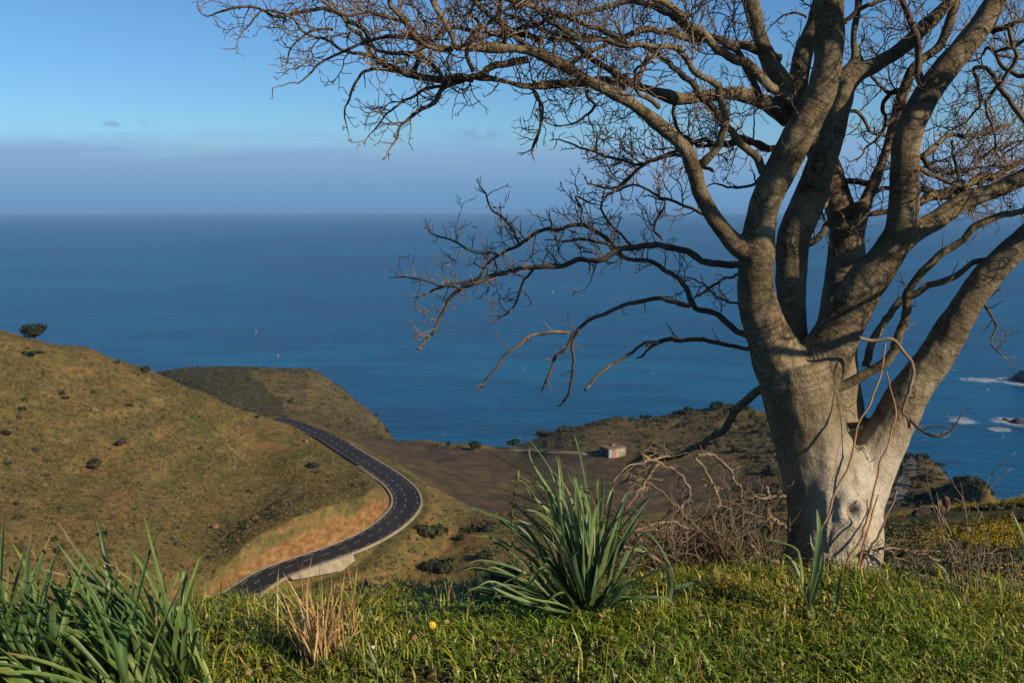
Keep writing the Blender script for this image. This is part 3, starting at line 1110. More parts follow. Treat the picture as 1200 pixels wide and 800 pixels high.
bush('bush', 440, 478, 9, 5, DARKG, 'small dark bush on the right slope of the headland', r0=380, r1=600, n=140)
bush('bush', 453, 507, 11, 7, DARKG, 'dark bush at the foot of the headland slope', r0=380, r1=600, n=160)
bush('bush', 446, 514, 14, 7, GREEN, 'green bush beside the neck between field and headland', r0=330, r1=600, n=160)
bush('bush', 341, 471, 10, 7, GREEN * 0.8, 'single green bush on the brown face of the headland', r0=380, r1=600, n=160)

# loose low scrub scattered over the hills: uncountable
def scrub_patch(name, N, xs, ys, r0, r1, size, pal, keep=None, zs=0.5):
    m = MB()
    a0 = math.atan((xs[0] - 600) / FPX); a1 = math.atan((xs[1] - 600) / FPX)
    aa_ = rng.uniform(a0, a1, N); rr_ = np.sqrt(rng.uniform(r0 ** 2, r1 ** 2, N))
    x, y = rr_ * np.sin(aa_), rr_ * np.cos(aa_)
    z = terrain_z(x, y)
    k_ = z > SEA + 3
    dd, ss_ = road_dist(x, y)
    k_ &= dd > np.where(ss_ < 0, 7.3, 6.5)
    if keep is not None:
        px_, py_ = proj(x, y, z)
        k_ &= keep(x, y, px_, py_)
    x, y, z = x[k_], y[k_], z[k_]
    n = len(x)
    F = 14
    sz = size * rng.uniform(0.4, 1.0, n) ** 2 * 1.6 + size * 0.25
    d = rng.normal(size=(n, F, 3)); d[..., 2] = np.abs(d[..., 2]) + 0.25
    d /= np.linalg.norm(d, axis=2, keepdims=True)
    c = np.stack([x, y, z - 0.05], -1)[:, None] + d * (sz[:, None, None] * np.array([1, 1, zs]))
    tt = np.cross(d, rng.normal(size=(n, F, 3))); tt /= np.linalg.norm(tt, axis=2, keepdims=True)
    bb = np.cross(d, tt) * 0.7 + d * 0.5
    h_ = (sz * 0.55)[:, None, None]
    v = np.stack([c - tt * h_ - bb * h_, c + tt * h_ - bb * h_, c + bb * h_ * 1.2], 2).reshape(-1, 3)
    ci = rng.integers(0, len(pal), n)
    col = np.repeat(pal[ci] * rng.uniform(0.8, 1.2, (n, 1)), F * 3, 0)
    m.add(v, [np.arange(len(v)).reshape(-1, 3)], col)
    o = m.build(name, M_BUSH)
    return tag(o, kind='stuff')


tuft_pal = np.array([0.64, 0.65, 0.6]) * np.array([(0.19, 0.145, 0.06), (0.24, 0.18, 0.085), (0.17, 0.145, 0.055), (0.12, 0.108, 0.04), (0.085, 0.085, 0.034), (0.16, 0.135, 0.075), (0.28, 0.21, 0.105)])
scrub_patch('dry_grass_tufts', 42000, (-120, 470), None, 168, 325, 0.24, tuft_pal, lambda x, y, px, py: (px < 465) & (vnoise(x, y, 9, 77) > 0.22), zs=0.4)
scrub_patch('low_scrub', 330, (-120, 470), None, 168, 325, 0.6, np.vstack([DARKG * 1.6, GREY, OLIVE]), lambda x, y, px, py: (px < 465) & (vnoise(x, y, 30, 78) > 0.52))
scrub_patch('verge_scrub', 2600, (330, 760), None, 185, 262, 0.28, np.vstack([tuft_pal, OLIVE]), lambda x, y, px, py: (px > 425) | (py > 690))
scrub_patch('maquis', 6000, (590, 1180), None, 255, 450, 0.6, np.vstack([OLIVE, DARKG * 1.3, GREY, tuft_pal[:4] * 0.75]),
            lambda x, y, px, py: ((py < 530) | (px > 880) | (py > 600)) & (vnoise(x, y, 16, 79) > 0.3) & ((px < 690) | (px > 745) | (py > 545) | (py < 510)))
scrub_patch('headland_scrub', 3000, (160, 480), None, 410, 620, 0.5, np.vstack([OLIVE, GREY, OLIVE, tuft_pal[:3] * 0.7]))

# yellow flowering gorse covering the near right-hand slope
def gorse_slope():
    m = MB()
    N = 1900
    a_ = np.arctan((rng.uniform(985, 1320, N) - 600) / FPX); r_ = rng.uniform(26, 72, N)
    x, y = r_ * np.sin(a_), r_ * np.cos(a_)
    k_ = vnoise(x, y, 6, 90) > 0.25
    x, y, r_ = x[k_], y[k_], r_[k_]
    z = terrain_z(x, y)
    for i in range(len(x)):
        w = rng.uniform(0.3, 0.8)
        bare = vnoise(x[i:i+1], y[i:i+1], 9, 91)[0]
        pal = GREEN * 1.5 if bare > 0.45 else OLIVE * 1.8
        clump(m, (x[i], y[i], z[i] + 0.1), (w, w, w * 0.6), 90, 0.055, pal)
        if bare > 0.42:
            nfl = int(90 * min(1, max(0, (bare - 0.36) * 3)))
            if nfl > 4:
                d = rng.normal(size=(nfl, 3)); d[:, 2] = np.abs(d[:, 2]); d /= np.linalg.norm(d, axis=1, keepdims=True)
                c = np.array([x[i], y[i], z[i] + 0.12]) + d * np.array([w, w, w * 0.8]) * rng.uniform(0.7, 1.0, (nfl, 1))
                t_ = rng.normal(size=(nfl, 3)); t_ /= np.linalg.norm(t_, axis=1, keepdims=True)
                b_ = np.cross(t_, d)
                h_ = 0.035
                v = np.stack([c - t_ * h_, c + b_ * h_, c + t_ * h_, c - b_ * h_], 1).reshape(-1, 3)
                m.add(v, [np.arange(len(v)).reshape(-1, 4)], np.repeat(np.array([[0.44, 0.31, 0.012]]) * rng.uniform(0.6, 1.15, (nfl, 1)), 4, 0))
    tag(m.build('gorse', M_BUSH), kind='stuff')


gorse_slope()


def rock(name, p, size, mat, label, cat='rock', group=None, seed=0, squash=0.7):
    import bmesh
    bm = bmesh.new()
    bmesh.ops.create_icosphere(bm, subdivisions=3, radius=1)
    for v in bm.verts:
        q = v.co * 1.4 + Vector((seed * 3.1, seed * 1.7, 0))
        f = 1 + 0.55 * mnoise.noise(q) + 0.25 * mnoise.noise(q * 2.7) + 0.12 * mnoise.noise(q * 6)
        v.co = Vector((v.co.x * size[0] * f, v.co.y * size[1] * f, max(v.co.z, -0.4) * size[2] * f))
    me = bpy.data.meshes.new(name)
    bm.to_mesh(me); bm.free()
    for pl in me.polygons:
        pl.use_smooth = False
    o = mobj(name, me, mat)
    o.location = tuple(p)
    return tag(o, label, cat, group)


rock('rock', ground_at(1107, 592, 40, 75), (0.4, 0.35, 0.8), simple('brown_rock', (0.07, 0.045, 0.03), (0.17, 0.11, 0.07), 2, 0.9, 0.6, 4, 0.1), 'pointed brown rock on top of the yellow gorse slope', seed=1)
rock('rock', ground_at(1092, 592, 40, 75), (1.0, 0.5, 0.3), simple('dark_rock', (0.02, 0.02, 0.02), (0.06, 0.05, 0.04), 2, 0.9, 0.5, 4, 0.1), 'low dark rock ledge left of the pointed rock on the gorse slope', seed=2)
rock('rock', ground_at(1136, 628, 30, 75), (0.35, 0.3, 0.4), M_ROCK, 'small orange brown rock among the gorse behind the dry weeds', seed=3)
rock('rock', ground_at(1179, 580, 40, 75), (0.3, 0.3, 0.25), M_ROCK, 'little reddish rock on the skyline of the gorse slope', seed=4)
for i, (x, y, w, h, lab) in enumerate([(358, 518, 7, 6, 'pale yellowish boulder beside the upper road'), (74, 517, 12, 8, 'yellowish rocky outcrop in the middle of the left hill'),
                                       (92, 441, 8, 5, 'grey rock high on the left hill below the crest'), (110, 481, 9, 6, 'reddish rock on the left hill above the grey brown bush'),
                                       (252, 618, 9, 7, 'brown boulder low on the left hill above the ochre cutting'), (52, 568, 7, 4, 'pale flat rock on the left hill below the widest grey bush'),
                                       (260, 569, 6, 4, 'small orange rock near the right end of the terraces'), (300, 606, 8, 4, 'low reddish rock just above the ochre cutting')]):
    p = ground_at(x, y, 165, 335)
    s_ = np.linalg.norm(p) / FPX / 2
    rock('rock', p, (w * s_, w * s_, h * s_), M_ROCK, lab, seed=5 + i)
for i, (x, y, w, h, lab) in enumerate([(1207, 446, 34, 15, 'large dark rock islet rising from the sea at the right edge'), (1192, 495, 13, 5, 'small black rock awash in surf below the islet'),
                                       (1178, 492, 6, 2.5, 'tiny black rock in the foam left of the small awash rock')]):
    p = on_z(x, y, SEA)
    s_ = np.linalg.norm(p) / FPX / 2
    rock('sea_rock', p, (w * s_, w * s_ * 1.2, h * s_ * 1.5), M_SEAROCK, lab, seed=20 + i)


# distant buoys
def buoy(px, py, mat, label):
    p = on_z(px, py, SEA)
    s_ = np.linalg.norm(p) / FPX * (0.6 if mat is M_BUOYW else 1)
    root = empty('buoy', tuple(p))
    tag(root, label, 'buoy')
    m = MB()
    tube(m, [p + [0, 0, -0.3], p + [0, 0, 0.6 * s_], p + [0, 0, 0.8 * s_]], [0.75 * s_, 0.85 * s_, 0.5 * s_], 12)
    m.build('float', mat, root)
    m = MB()
    tube(m, [p + [0, 0, 0.8 * s_], p + [0, 0, 2.2 * s_], p + [0, 0, 2.3 * s_], p + [0, 0, 3.2 * s_]], [0.3 * s_, 0.2 * s_, 0.45 * s_, 0.35 * s_], 8)
    m.build('mast', mat, root)


M_BUOY = simple('buoy_orange', (0.5, 0.17, 0.04), (0.65, 0.26, 0.07), 1, 0.6)
M_BUOYW = simple('buoy_white', (0.7, 0.7, 0.68), (0.8, 0.8, 0.78), 1, 0.6)
buoy(300, 389, M_BUOY, 'small orange buoy on the open sea above the dark headland')
buoy(647, 343, M_BUOY, 'tiny orange buoy on the sea beneath the spreading left bough')
buoy(326, 417, M_BUOYW, 'tiny white buoy on the sea just above the headland')
#SPLIT3
# ------------------------------------------------------------------ the grassy bank under the camera
EX = np.array([-40, -6, -2.2, -1.35, -0.75, 0.0, 0.7, 1.4, 2.2, 6, 40])
EY = np.array([3.7, 3.8, 3.95, 4.0, 4.15, 4.25, 4.3, 4.27, 4.15, 4.0, 3.8])


def bank_z(x, y):
    x = np.asarray(x, float); y = np.asarray(y, float)
    e = np.interp(x, EX, EY) + 0.12 * (vnoise(x, y * 0, 0.9, 60) - 0.5)
    w = 0.22
    t = (y - e) / w
    sp = np.where(t > 30, t, np.log1p(np.exp(np.clip(t, -40, 30)))) * w
    z = -0.62 * sp - 0.06 * np.clip(sp - 1.5, 0, None)
    z = z + 0.065 * sstep(x, 0.05, 0.6) * (1 - 0.7 * sstep(x, 1.5, 2.2)) * sstep(y, 3.0, 4.2)
    z = z + 0.07 * (fbm(x, y, 0.8, 61, 3) - 0.5) + 0.035 * (vnoise(x, y, 0.22, 62) - 0.5)
    return z


gx = np.concatenate([np.linspace(-14, -3.6, 40)[:-1], np.linspace(-3.6, 3.6, 240), np.linspace(3.6, 14, 40)[1:]])
gy = np.concatenate([np.linspace(-14, 2.2, 60)[:-1], np.linspace(2.2, 5.6, 130), np.linspace(5.6, 13.5, 40)[1:]])
GX, GY = np.meshgrid(gx, gy)
gz = bank_z(GX.ravel(), GY.ravel())
nr, nc = GX.shape
ii = (np.arange(nr - 1)[:, None] * nc + np.arange(nc - 1)[None]).ravel()
t = NT('bank_soil')
o_ = t.coord()
c_ = t.ramp(t.noise(o_, 7, 6, 0.7), [(0.3, (0.014, 0.014, 0.006)), (0.5, (0.03, 0.028, 0.01)), (0.7, (0.055, 0.042, 0.02))])
M_SOIL = t.fin(c_, 0.95, t.bump(t.noise(o_, 40, 5, 0.7), 0.8, 0.02), 0.1)
bank_o = mobj('ground', arr_mesh('ground', np.stack([GX.ravel(), GY.ravel(), gz], -1), [np.stack([ii, ii + 1, ii + nc + 1, ii + nc], -1)]), M_SOIL)
tag(bank_o, kind='structure')


def on_bank(px, py):
    d = FWD + (px - 600) / FPX * RGT + (400 - py) / FPX * UPV
    tt = np.linspace(2.0, 7.0, 600)
    p = CAM + tt[:, None] * d
    k = np.nonzero(p[:, 2] < bank_z(p[:, 0], p[:, 1]))[0]
    k = k[0] if len(k) else -1
    return np.array([p[k, 0], p[k, 1], bank_z(p[k:k + 1] [:, 0], p[k:k + 1][:, 1])[0]]) if k >= 0 else p[-1]


def blades(name, N, area, hmin, hmax, wid, pal, mat, clumpy=1.0, lean=0.5, seed=0, keep=None, kind='stuff', palw=None):
    g = np.random.default_rng(100 + seed)
    x = g.uniform(area[0], area[1], N); y = g.uniform(area[2], area[3], N)
    dens = fbm(x, y, 0.5, 63 + seed, 3)
    k = g.uniform(0, 1, N) < np.clip((dens - 0.34) * 3.6 + 1.1 * (vnoise(x, y, 0.11, 95 + seed) - 0.45), 0.03, 1) if clumpy else np.ones(N, bool)
    edge = np.interp(x, EX, EY)
    k &= y < edge + 0.75
    k &= ~((np.abs(x) > 2.5) & (g.uniform(0, 1, N) < 0.45))
    if keep is not None:
        k &= keep(x, y)
    x, y = x[k], y[k]
    n = len(x)
    z = bank_z(x, y) - 0.006
    hmul = 0.3 + 1.5 * fbm(x, y, 0.34, 70 + seed, 2) ** 1.6 + 0.9 * np.clip(vnoise(x, y, 0.13, 97) - 0.5, 0, 1)
    h = g.uniform(hmin, hmax, n) * hmul * g.choice([0.6, 1.0, 1.35], n, p=[0.35, 0.5, 0.15])
    a = g.uniform(0, 2 * math.pi, n)
    ln = np.abs(g.normal(lean, 0.3, n))
    dx, dy = np.cos(a), np.sin(a)
    fa = a + math.pi / 2 + g.normal(0, 0.5, n)
    wx, wy = np.cos(fa), np.sin(fa)
    w = wid * g.uniform(0.6, 1.4, n)
    base = np.stack([x, y, z], -1)
    D_ = np.stack([dx, dy, 0 * dx], -1); Wv = np.stack([wx, wy, 0 * wx], -1)
    Z = np.array([0, 0, 1.0])
    c1 = np.sin(ln * 0.5); c2 = np.sin(np.clip(ln * 1.3, 0, 1.9))
    p0 = base
    p1 = base + (D_ * (c1 * 0.28)[:, None] + Z * 0.5) * h[:, None]
    p2 = p1 + (D_ * (c2 * 0.40)[:, None] + Z * (np.cos(np.clip(ln * 1.3, 0, 1.9)) * 0.33)[:, None]) * h[:, None]
    p3 = p2 + (D_ * (np.sin(np.clip(ln * 2.0, 0, 2.2)) * 0.28)[:, None] + Z * (np.cos(np.clip(ln * 2.0, 0, 2.2)) * 0.25)[:, None]) * h[:, None]
    ww = (Wv * w[:, None])
    v = np.stack([p0 - ww * .8, p0 + ww * .8, p1 - ww, p1 + ww, p2 - ww * .75, p2 + ww * .75, p3], 1).reshape(-1, 3)
    b = np.arange(n)[:, None] * 7
    q = np.concatenate([b + [0, 1, 3, 2], b + [2, 3, 5, 4]])
    tr = b + [4, 5, 6]
    ci = g.choice(len(pal), n, p=palw)
    shift = 1.3 * (fbm(x, y, 0.6, 80 + seed, 2) - 0.5)[:, None]
    col = pal[ci] * g.uniform(0.55, 1.35, (n, 1)) * (1 + shift * np.array([0.9, 0.15, 0.1]))
    col = np.clip(np.repeat(col, 7, 0), 0.003, 0.9)
    o = mobj(name, arr_mesh(name, v, [q, tr], True, col), mat)
    return tag(o, kind=kind)


GP = np.array([(0.125, 0.165, 0.020), (0.175, 0.200, 0.026), (0.085, 0.130, 0.020), (0.22, 0.225, 0.036), (0.26, 0.19, 0.058), (0.33, 0.24, 0.11)])
blades('grass', 240000, (-3.4, 3.4, 2.45, 5.0), 0.024, 0.072, 0.0023, GP * np.array([1.5, 1.52, 1.0]), M_GRASS, 1, 0.95, 1, palw=[.25, .25, .18, .19, .09, .04])
blades('tall_grass', 9000, (-3.4, 3.4, 2.6, 4.9), 0.08, 0.16, 0.0024, GP[:4] * np.array([1.3, 1.35, 1.0]), M_GRASS, 1, 0.75, 2)
blades('dry_grass', 11000, (-3.4, 3.4, 2.45, 4.9), 0.04, 0.10, 0.0012, np.array([(0.36, 0.26, 0.13), (0.28, 0.18, 0.08), (0.42, 0.33, 0.2)]), M_STRAW, 1, 1.1, 3)


def herb_leaves(name, N, area, size, pal, seed):
    """small broad leaves of clover and herbs lying in the turf"""
    g = np.random.default_rng(200 + seed)
    x = g.uniform(area[0], area[1], N); y = g.uniform(area[2], area[3], N)
    k = (g.uniform(0, 1, N) < np.clip((fbm(x, y, 0.55, 66 + seed, 3) - 0.4) * 5, 0, 1)) & (y < np.interp(x, EX, EY) + 0.4)
    x, y = x[k], y[k]
    n = len(x)
    z = bank_z(x, y) + g.uniform(0.01, 0.055, n)
    a = g.uniform(0, 6.283, n); s = size * g.uniform(0.5, 1.4, n)
    d = np.stack([np.cos(a), np.sin(a), g.uniform(-0.2, 0.9, n)], -1)
    d /= np.linalg.norm(d, axis=1, keepdims=True)
    w = np.stack([-np.sin(a), np.cos(a), g.normal(0, 0.3, n)], -1)
    p = np.stack([x, y, z], -1)
    S = s[:, None]
    v = np.stack([p, p + (d * .5 + w * .42) * S, p + d * S, p + (d * .5 - w * .42) * S], 1).reshape(-1, 3)
    col = np.repeat(pal[g.integers(0, len(pal), n)] * g.uniform(.75, 1.25, (n, 1)), 4, 0)
    o = mobj(name, arr_mesh(name, v, [np.arange(4 * n).reshape(-1, 4)], False, col), M_GRASS)
    return tag(o, kind='stuff')


herb_leaves('clover', 17000, (-3.2, 3.2, 2.45, 4.7), 0.019, np.array([(0.11, 0.16, 0.022), (0.16, 0.19, 0.026), (0.08, 0.125, 0.02), (0.2, 0.2, 0.05)]), 1)
herb_leaves('fallen_leaves', 2600, (-3.2, 3.2, 2.45, 4.7), 0.021, np.array([(0.30, 0.16, 0.08), (0.40, 0.30, 0.2), (0.24, 0.12, 0.06), (0.5, 0.44, 0.36)]), 2)

# ------------------------------------------------------------------ strap-leaved plants
def strap(mb, pts, width, col, fold=0.35, tipw=0.08, twist=0.0):
    """a folded strap leaf along pts; pts (n,3)"""
    p = spline(pts, 5)
    n = len(p)
    t = np.gradient(p, axis=0); t /= np.maximum(np.linalg.norm(t, axis=1, keepdims=True), 1e-9)
    s = np.linspace(0, 1, n)
    wprof = width * np.minimum(0.75 + 0.9 * s, 1.0) * np.clip((1 - s) / 0.55, 0, 1) ** 0.62
    wprof = np.maximum(wprof, width * 0.02)
    # width direction: across the leaf, level-ish
    hz_ = np.cross(t, [0, 0, 1.0]); l = np.linalg.norm(hz_, axis=1, keepdims=True)
    hz_ = np.where(l > 0.12, hz_ / np.maximum(l, 1e-6), np.array([1.0, 0.2, 0]))
    hz_[0] = hz_[1]
    ref = nrm(hz_.mean(axis=0))
    hz_ = 0.35 * hz_ + 0.65 * ref
    hz_ -= t * (hz_ * t).sum(1, keepdims=True)
    hz_ /= np.linalg.norm(hz_, axis=1, keepdims=True)
    nn_ = np.cross(hz_, t)
    ang = twist * s
    hh = hz_ * np.cos(ang)[:, None] + nn_ * np.sin(ang)[:, None]
    up = np.cross(hh, t)
    W = (wprof / 2)[:, None]
    e = up * fold
    a = p + (-hh + e) * W
    b = p + (-hh * 0.5 + e * 0.3) * W
    d = p + (hh * 0.5 + e * 0.3) * W
    f = p + (hh + e) * W
    v = np.stack([a, b, p, d, f], 1).reshape(-1, 3)
    i = np.arange(n - 1)[:, None] * 5
    q = np.concatenate([np.stack([i + k, i + k + 1, i + k + 6, i + k + 5], -1).reshape(-1, 4) for k in range(4)])
    c = np.asarray(col)[None] * (1.0 + np.array([0.10, 0.02, 0.0]) * 0)[None]
    cc = np.repeat(np.broadcast_to(c, (n, 3)), 5, 0).copy()
    base = np.repeat(np.clip(1 - s * 5, 0, 1), 5)[:, None]
    cc = cc * (1 - base) + np.array([0.16, 0.22, 0.07]) * base
    cc = cc * np.repeat(1 + 0.16 * np.sin(s * rng.uniform(5, 14) + rng.uniform(0, 6)), 5)[:, None]
    cc[2::5] *= 0.82
    tip = np.repeat(np.clip((s - rng.uniform(0.8, 0.95)) / 0.07, 0, 1), 5)[:, None] * (1 if rng.uniform() < 0.55 else 0)
    cc = cc * (1 - tip) + np.array([0.25, 0.18, 0.08]) * tip
    mb.add(v, [q], cc)


LEAFC = 1.55 * np.array([(0.075, 0.130, 0.060), (0.095, 0.152, 0.066), (0.060, 0.105, 0.052), (0.12, 0.165, 0.06)])


def lc():
    return LEAFC[rng.integers(0, 4)] * rng.uniform(0.85, 1.15)


def zc(X, Y):          # coordinates read from the enlarged view of the big plant
    return 500 + X / 2.857, 450 + Y / 2.857


pb = on_bank(688, 724)
PD = float((pb - CAM) @ FWD)
big = empty('strap_leaf_plant', tuple(pb))
tag(big, 'large clump of long grey green strap leaves in the grass left of the trunk', 'plant')
m = MB()
spec = [(310, 460, 60, 412, 9), (350, 520, 172, 505, 10), (390, 430, 150, 345, 9), (400, 400, 210, 345, 9), (420, 350, 200, 208, 8), (430, 340, 258, 185, 8),
        (440, 320, 332, 178, 9), (430, 380, 345, 205, 9), (390, 330, 215, 235, 9), (470, 350, 372, 280, 10), (560, 360, 478, 170, 9), (540, 330, 452, 270, 8),
        (470, 380, 300, 300, 11), (500, 350, 610, 372, 12), (560, 440, 470, 290, 11), (600, 350, 568, 300, 8), (590, 500, 606, 452, 20), (612, 540, 655, 438, 18),
        (640, 520, 722, 428, 22), (570, 400, 640, 330, 11), (590, 470, 712, 424, 14), (640, 330, 600, 420, 8),
        (760, 470, 825, 720, 15), (700, 520, 818, 745, 17), (690, 560, 790, 600, 15), (740, 690, 915, 652, 15), (700, 620, 770, 590, 20), (660, 700, 770, 770, 16), (640, 740, 740, 790, 12),
        (400, 610, 222, 742, 20), (460, 700, 345, 802, 19), (380, 600, 330, 690, 18), (360, 640, 340, 560, 12), (420, 560, 305, 640, 10), (430, 480, 260, 440, 10),
        (480, 560, 480, 590, 20), (500, 480, 440, 350, 13), (530, 420, 520, 330, 14), (545, 480, 540, 350, 15), (570, 500, 580, 400, 14), (510, 520, 480, 420, 16), (450, 520, 400, 430, 12),
        (470, 450, 380, 330, 11), (520, 460, 490, 310, 12), (600, 600, 640, 560, 18), (480, 600, 440, 480, 16), (555, 560, 560, 470, 18), (420, 470, 330, 420, 10), (440, 420, 300, 370, 10), (400, 480, 240, 400, 9)]
for k in range(70):
    a = rng.uniform(-1.3, 1.3)
    L_ = rng.uniform(330, 560) * (1 - 0.25 * abs(a))
    tx_, ty_ = 532 + math.sin(a) * L_ - (90 if a < 0.3 else 0), 765 - math.cos(a) * L_ + (60 if abs(a) > 0.6 else 0)
    spec.append(((532 + tx_) / 2 + rng.uniform(-25, 25), 765 + (ty_ - 765) * rng.uniform(0.55, 0.75), tx_, ty_, rng.uniform(9, 15)))
bx0, by0 = (688 - 500) * 2.857, (724 - 450) * 2.857
for (cx, cy, tx, ty, w) in spec:
    j = rng.uniform(-14, 14, 2)
    b_ = P(*zc(bx0 + j[0], by0 + rng.uniform(-8, 4)), PD + j[1] * 0.003)
    dd = rng.uniform(-0.22, 0.2)
    if ty > 640: dd = -0.1 if ty > 700 else dd - 0.02
    lowr = min(by0, max(ty, cy)) if ty > 560 else None
    m1 = P(*zc(bx0 * 0.45 + cx * 0.55 + rng.uniform(-5, 5), by0 * 0.5 + cy * 0.5), PD + dd * 0.4)
    m2 = P(*zc(cx * 0.8 + tx * 0.1 + bx0 * 0.1, cy * 0.88 + ty * 0.06 + by0 * 0.06), PD + dd * 0.75)
    m3 = P(*zc(cx * 0.3 + tx * 0.7, cy * 0.3 + ty * 0.7 - (6 if ty < 500 else 22)), PD + dd)
    tp_ = P(*zc(tx, ty), PD + dd * 1.15)
    pp = np.array([b_, m1, m2, m3, tp_])
    pp[1:4] += rng.normal(0, 0.012, (3, 3))
    pp[1:, 2] = np.maximum(pp[1:, 2], bank_z(pp[1:, 0], pp[1:, 1]) + np.array([0.06, 0.10, 0.10, 0.07]))
    strap(m, pp, w * 1.3 / 2.857 * PD / FPX, lc(), rng.uniform(0.25, 0.6), twist=rng.uniform(-0.9, 0.9))
m.build('leaves', M_LEAF, big)
m = MB()
tube(m, spline([P(*zc(290, 600), PD), P(*zc(286, 480), PD), P(*zc(292, 380), PD), P(*zc(304, 310), PD)], 5), np.linspace(0.0042, 0.0035, 16), 6, col=(0.13, 0.16, 0.05))
tube(m, [P(*zc(303, 330), PD), P(*zc(306, 305), PD), P(*zc(309, 285), PD)], [0.004, 0.007, 0.001], 6, col=(0.2, 0.22, 0.08))
m.build('flower_stalk', M_LEAF, big)


def strap_clump(name, px, py, leaves, label, hgt, wid, bias=(0, 0), spread=0.5, base_spread=0.05, kink=0.3, group=None):
    b = on_bank(px, py)
    root = empty(name, tuple(b))
    tag(root, label, 'plant', group)
    m = MB()
    for k in range(leaves):
        a = rng.uniform(0, 6.283)
        d = np.array([math.cos(a), math.sin(a), 0]) * rng.uniform(0.15, 1) * spread + np.array([bias[0], bias[1], 0])
        h = hgt * rng.uniform(0.6, 1.1)
        o = b + np.array([rng.normal(0, base_spread), rng.normal(0, base_spread), -0.01])
        pts = [o]
        dirv = nrm(np.array([d[0] * 0.8, d[1] * 0.8, 1.0]))
        n = 5
        q = o.copy()
        kk = rng.integers(2, 5) if rng.uniform() < kink else 99
        for i in range(n):
            dirv = nrm(dirv + np.array([d[0], d[1], -0.20]) * 0.32 + rng.normal(0, 0.05, 3))
            if i == kk:
                dirv = nrm(np.array([d[0] * 2.0 + rng.normal(0, .4), d[1] * 2 + rng.normal(0, .4), -0.9]))
            q = q + dirv * h / n
            q[2] = max(q[2], bank_z(q[0:1], q[1:2])[0] + 0.03)
            pts.append(q.copy())
        strap(m, pts, wid * rng.uniform(0.65, 1.25), lc() * np.array([1.0, 1.05, 0.75]), rng.uniform(0.2, 0.55), twist=rng.uniform(-0.8, 0.8))
    m.build('leaves', M_LEAF, root)
    return root


strap_clump('strap_leaf_plant', -30, 838, 105, 'dense strap leaved plant cut by the left edge with leaves sweeping left', 0.60, 0.027, (-0.2, 0.05), 0.5, 0.12)
strap_clump('strap_leaf_plant', 80, 832, 120, 'wide strap leaved plant in the lower left corner with bent leaves', 0.58, 0.025, (-0.36, 0.02), 0.5, 0.13)
strap_clump('strap_leaf_plant', 172, 815, 95, 'strap leaved plant in the lower left with leaves leaning far left', 0.60, 0.024, (-0.36, 0.05), 0.42, 0.11)
strap_clump('strap_leaf_plant', 208, 808, 30, 'upright broad leaved clump at the right end of the lower left plants', 0.46, 0.027, (-0.05, 0.0), 0.2, 0.035, 0.7)
strap_clump('strap_leaf_plant', 245, 835, 7, 'few short pointed leaves at the bottom beside the large left clump', 0.2, 0.024, (0.25, 0.1), 0.3, 0.03, 0)


def traced_plant(base, D_off, leaves, label, stem=None):
    b = on_bank(*base)
    D0 = float((b - CAM) @ FWD)
    root = empty('strap_leaf_plant', tuple(b))
    tag(root, label, 'plant')
    m = MB()
    for (w, pts) in leaves:
        n = len(pts)
        k = rng.uniform(-0.1, 0.1)
        pp = np.array([P(x, y, D0 + k * i / n) for i, (x, y) in enumerate(pts)])
        pp[1:, 2] = np.maximum(pp[1:, 2], bank_z(pp[1:, 0], pp[1:, 1]) + 0.02)
        strap(m, pp, w * D0 / FPX * 0.85, lc(), rng.uniform(0.2, 0.5), twist=rng.uniform(-0.3, 0.3))
    m.build('leaves', M_LEAF, root)


traced_plant((947, 728), 0, [
    (11, [(948, 735), (945, 705), (940, 690), (936, 655), (930, 642), (905, 634), (892, 632)]), (8, [(946, 712), (936, 690), (926, 666), (912, 648), (903, 638)]),
    (9, [(946, 705), (955, 670), (960, 630), (959, 610), (957, 596)]), (8, [(948, 712), (958, 680), (962, 655), (953, 640), (950, 625)]),
    (9, [(948, 715), (950, 700), (958, 675), (966, 658)]), (9, [(947, 710), (938, 680), (925, 655), (910, 652), (884, 668)]),
    (12, [(949, 738), (950, 722), (947, 708), (944, 700)]), (7, [(945, 705), (955, 665), (950, 655), (925, 654)])],
    'small thin strap leaved plant standing right in front of the tree trunk')
traced_plant((976, 722), 0, [(7, [(972, 724), (980, 708), (983, 685), (987, 664)]), (5, [(985, 724), (1000, 716), (1010, 707)])],
             'single dark upright blade right of the small plant before the trunk')
traced_plant((1200, 700), 0, [(11, [(1204, 700), (1203, 660), (1199, 632), (1185, 598)]), (11, [(1206, 700), (1202, 665), (1194, 640), (1186, 612)]), (10, [(1208, 700), (1208, 660), (1214, 630), (1220, 600)])],
             'strap leaved plant cut off by the right edge beside the dry weeds')
traced_plant((782, 712), 0, [(9, [(782, 716), (785, 690), (783, 672), (778, 655)]), (13, [(784, 705), (795, 690), (808, 686), (824, 678)])],
             'pair of strap leaves right of the large plant one lying level')
traced_plant((375, 800), 0, [(7, [(470, 815), (440, 785), (420, 765), (398, 742)]), (6, [(455, 820), (440, 780), (428, 745)]), (6, [(395, 830), (385, 790), (372, 765)]), (6, [(380, 810), (350, 790), (310, 750)])],
             'few sprawling grey green leaves at the bottom below the dry tuft')

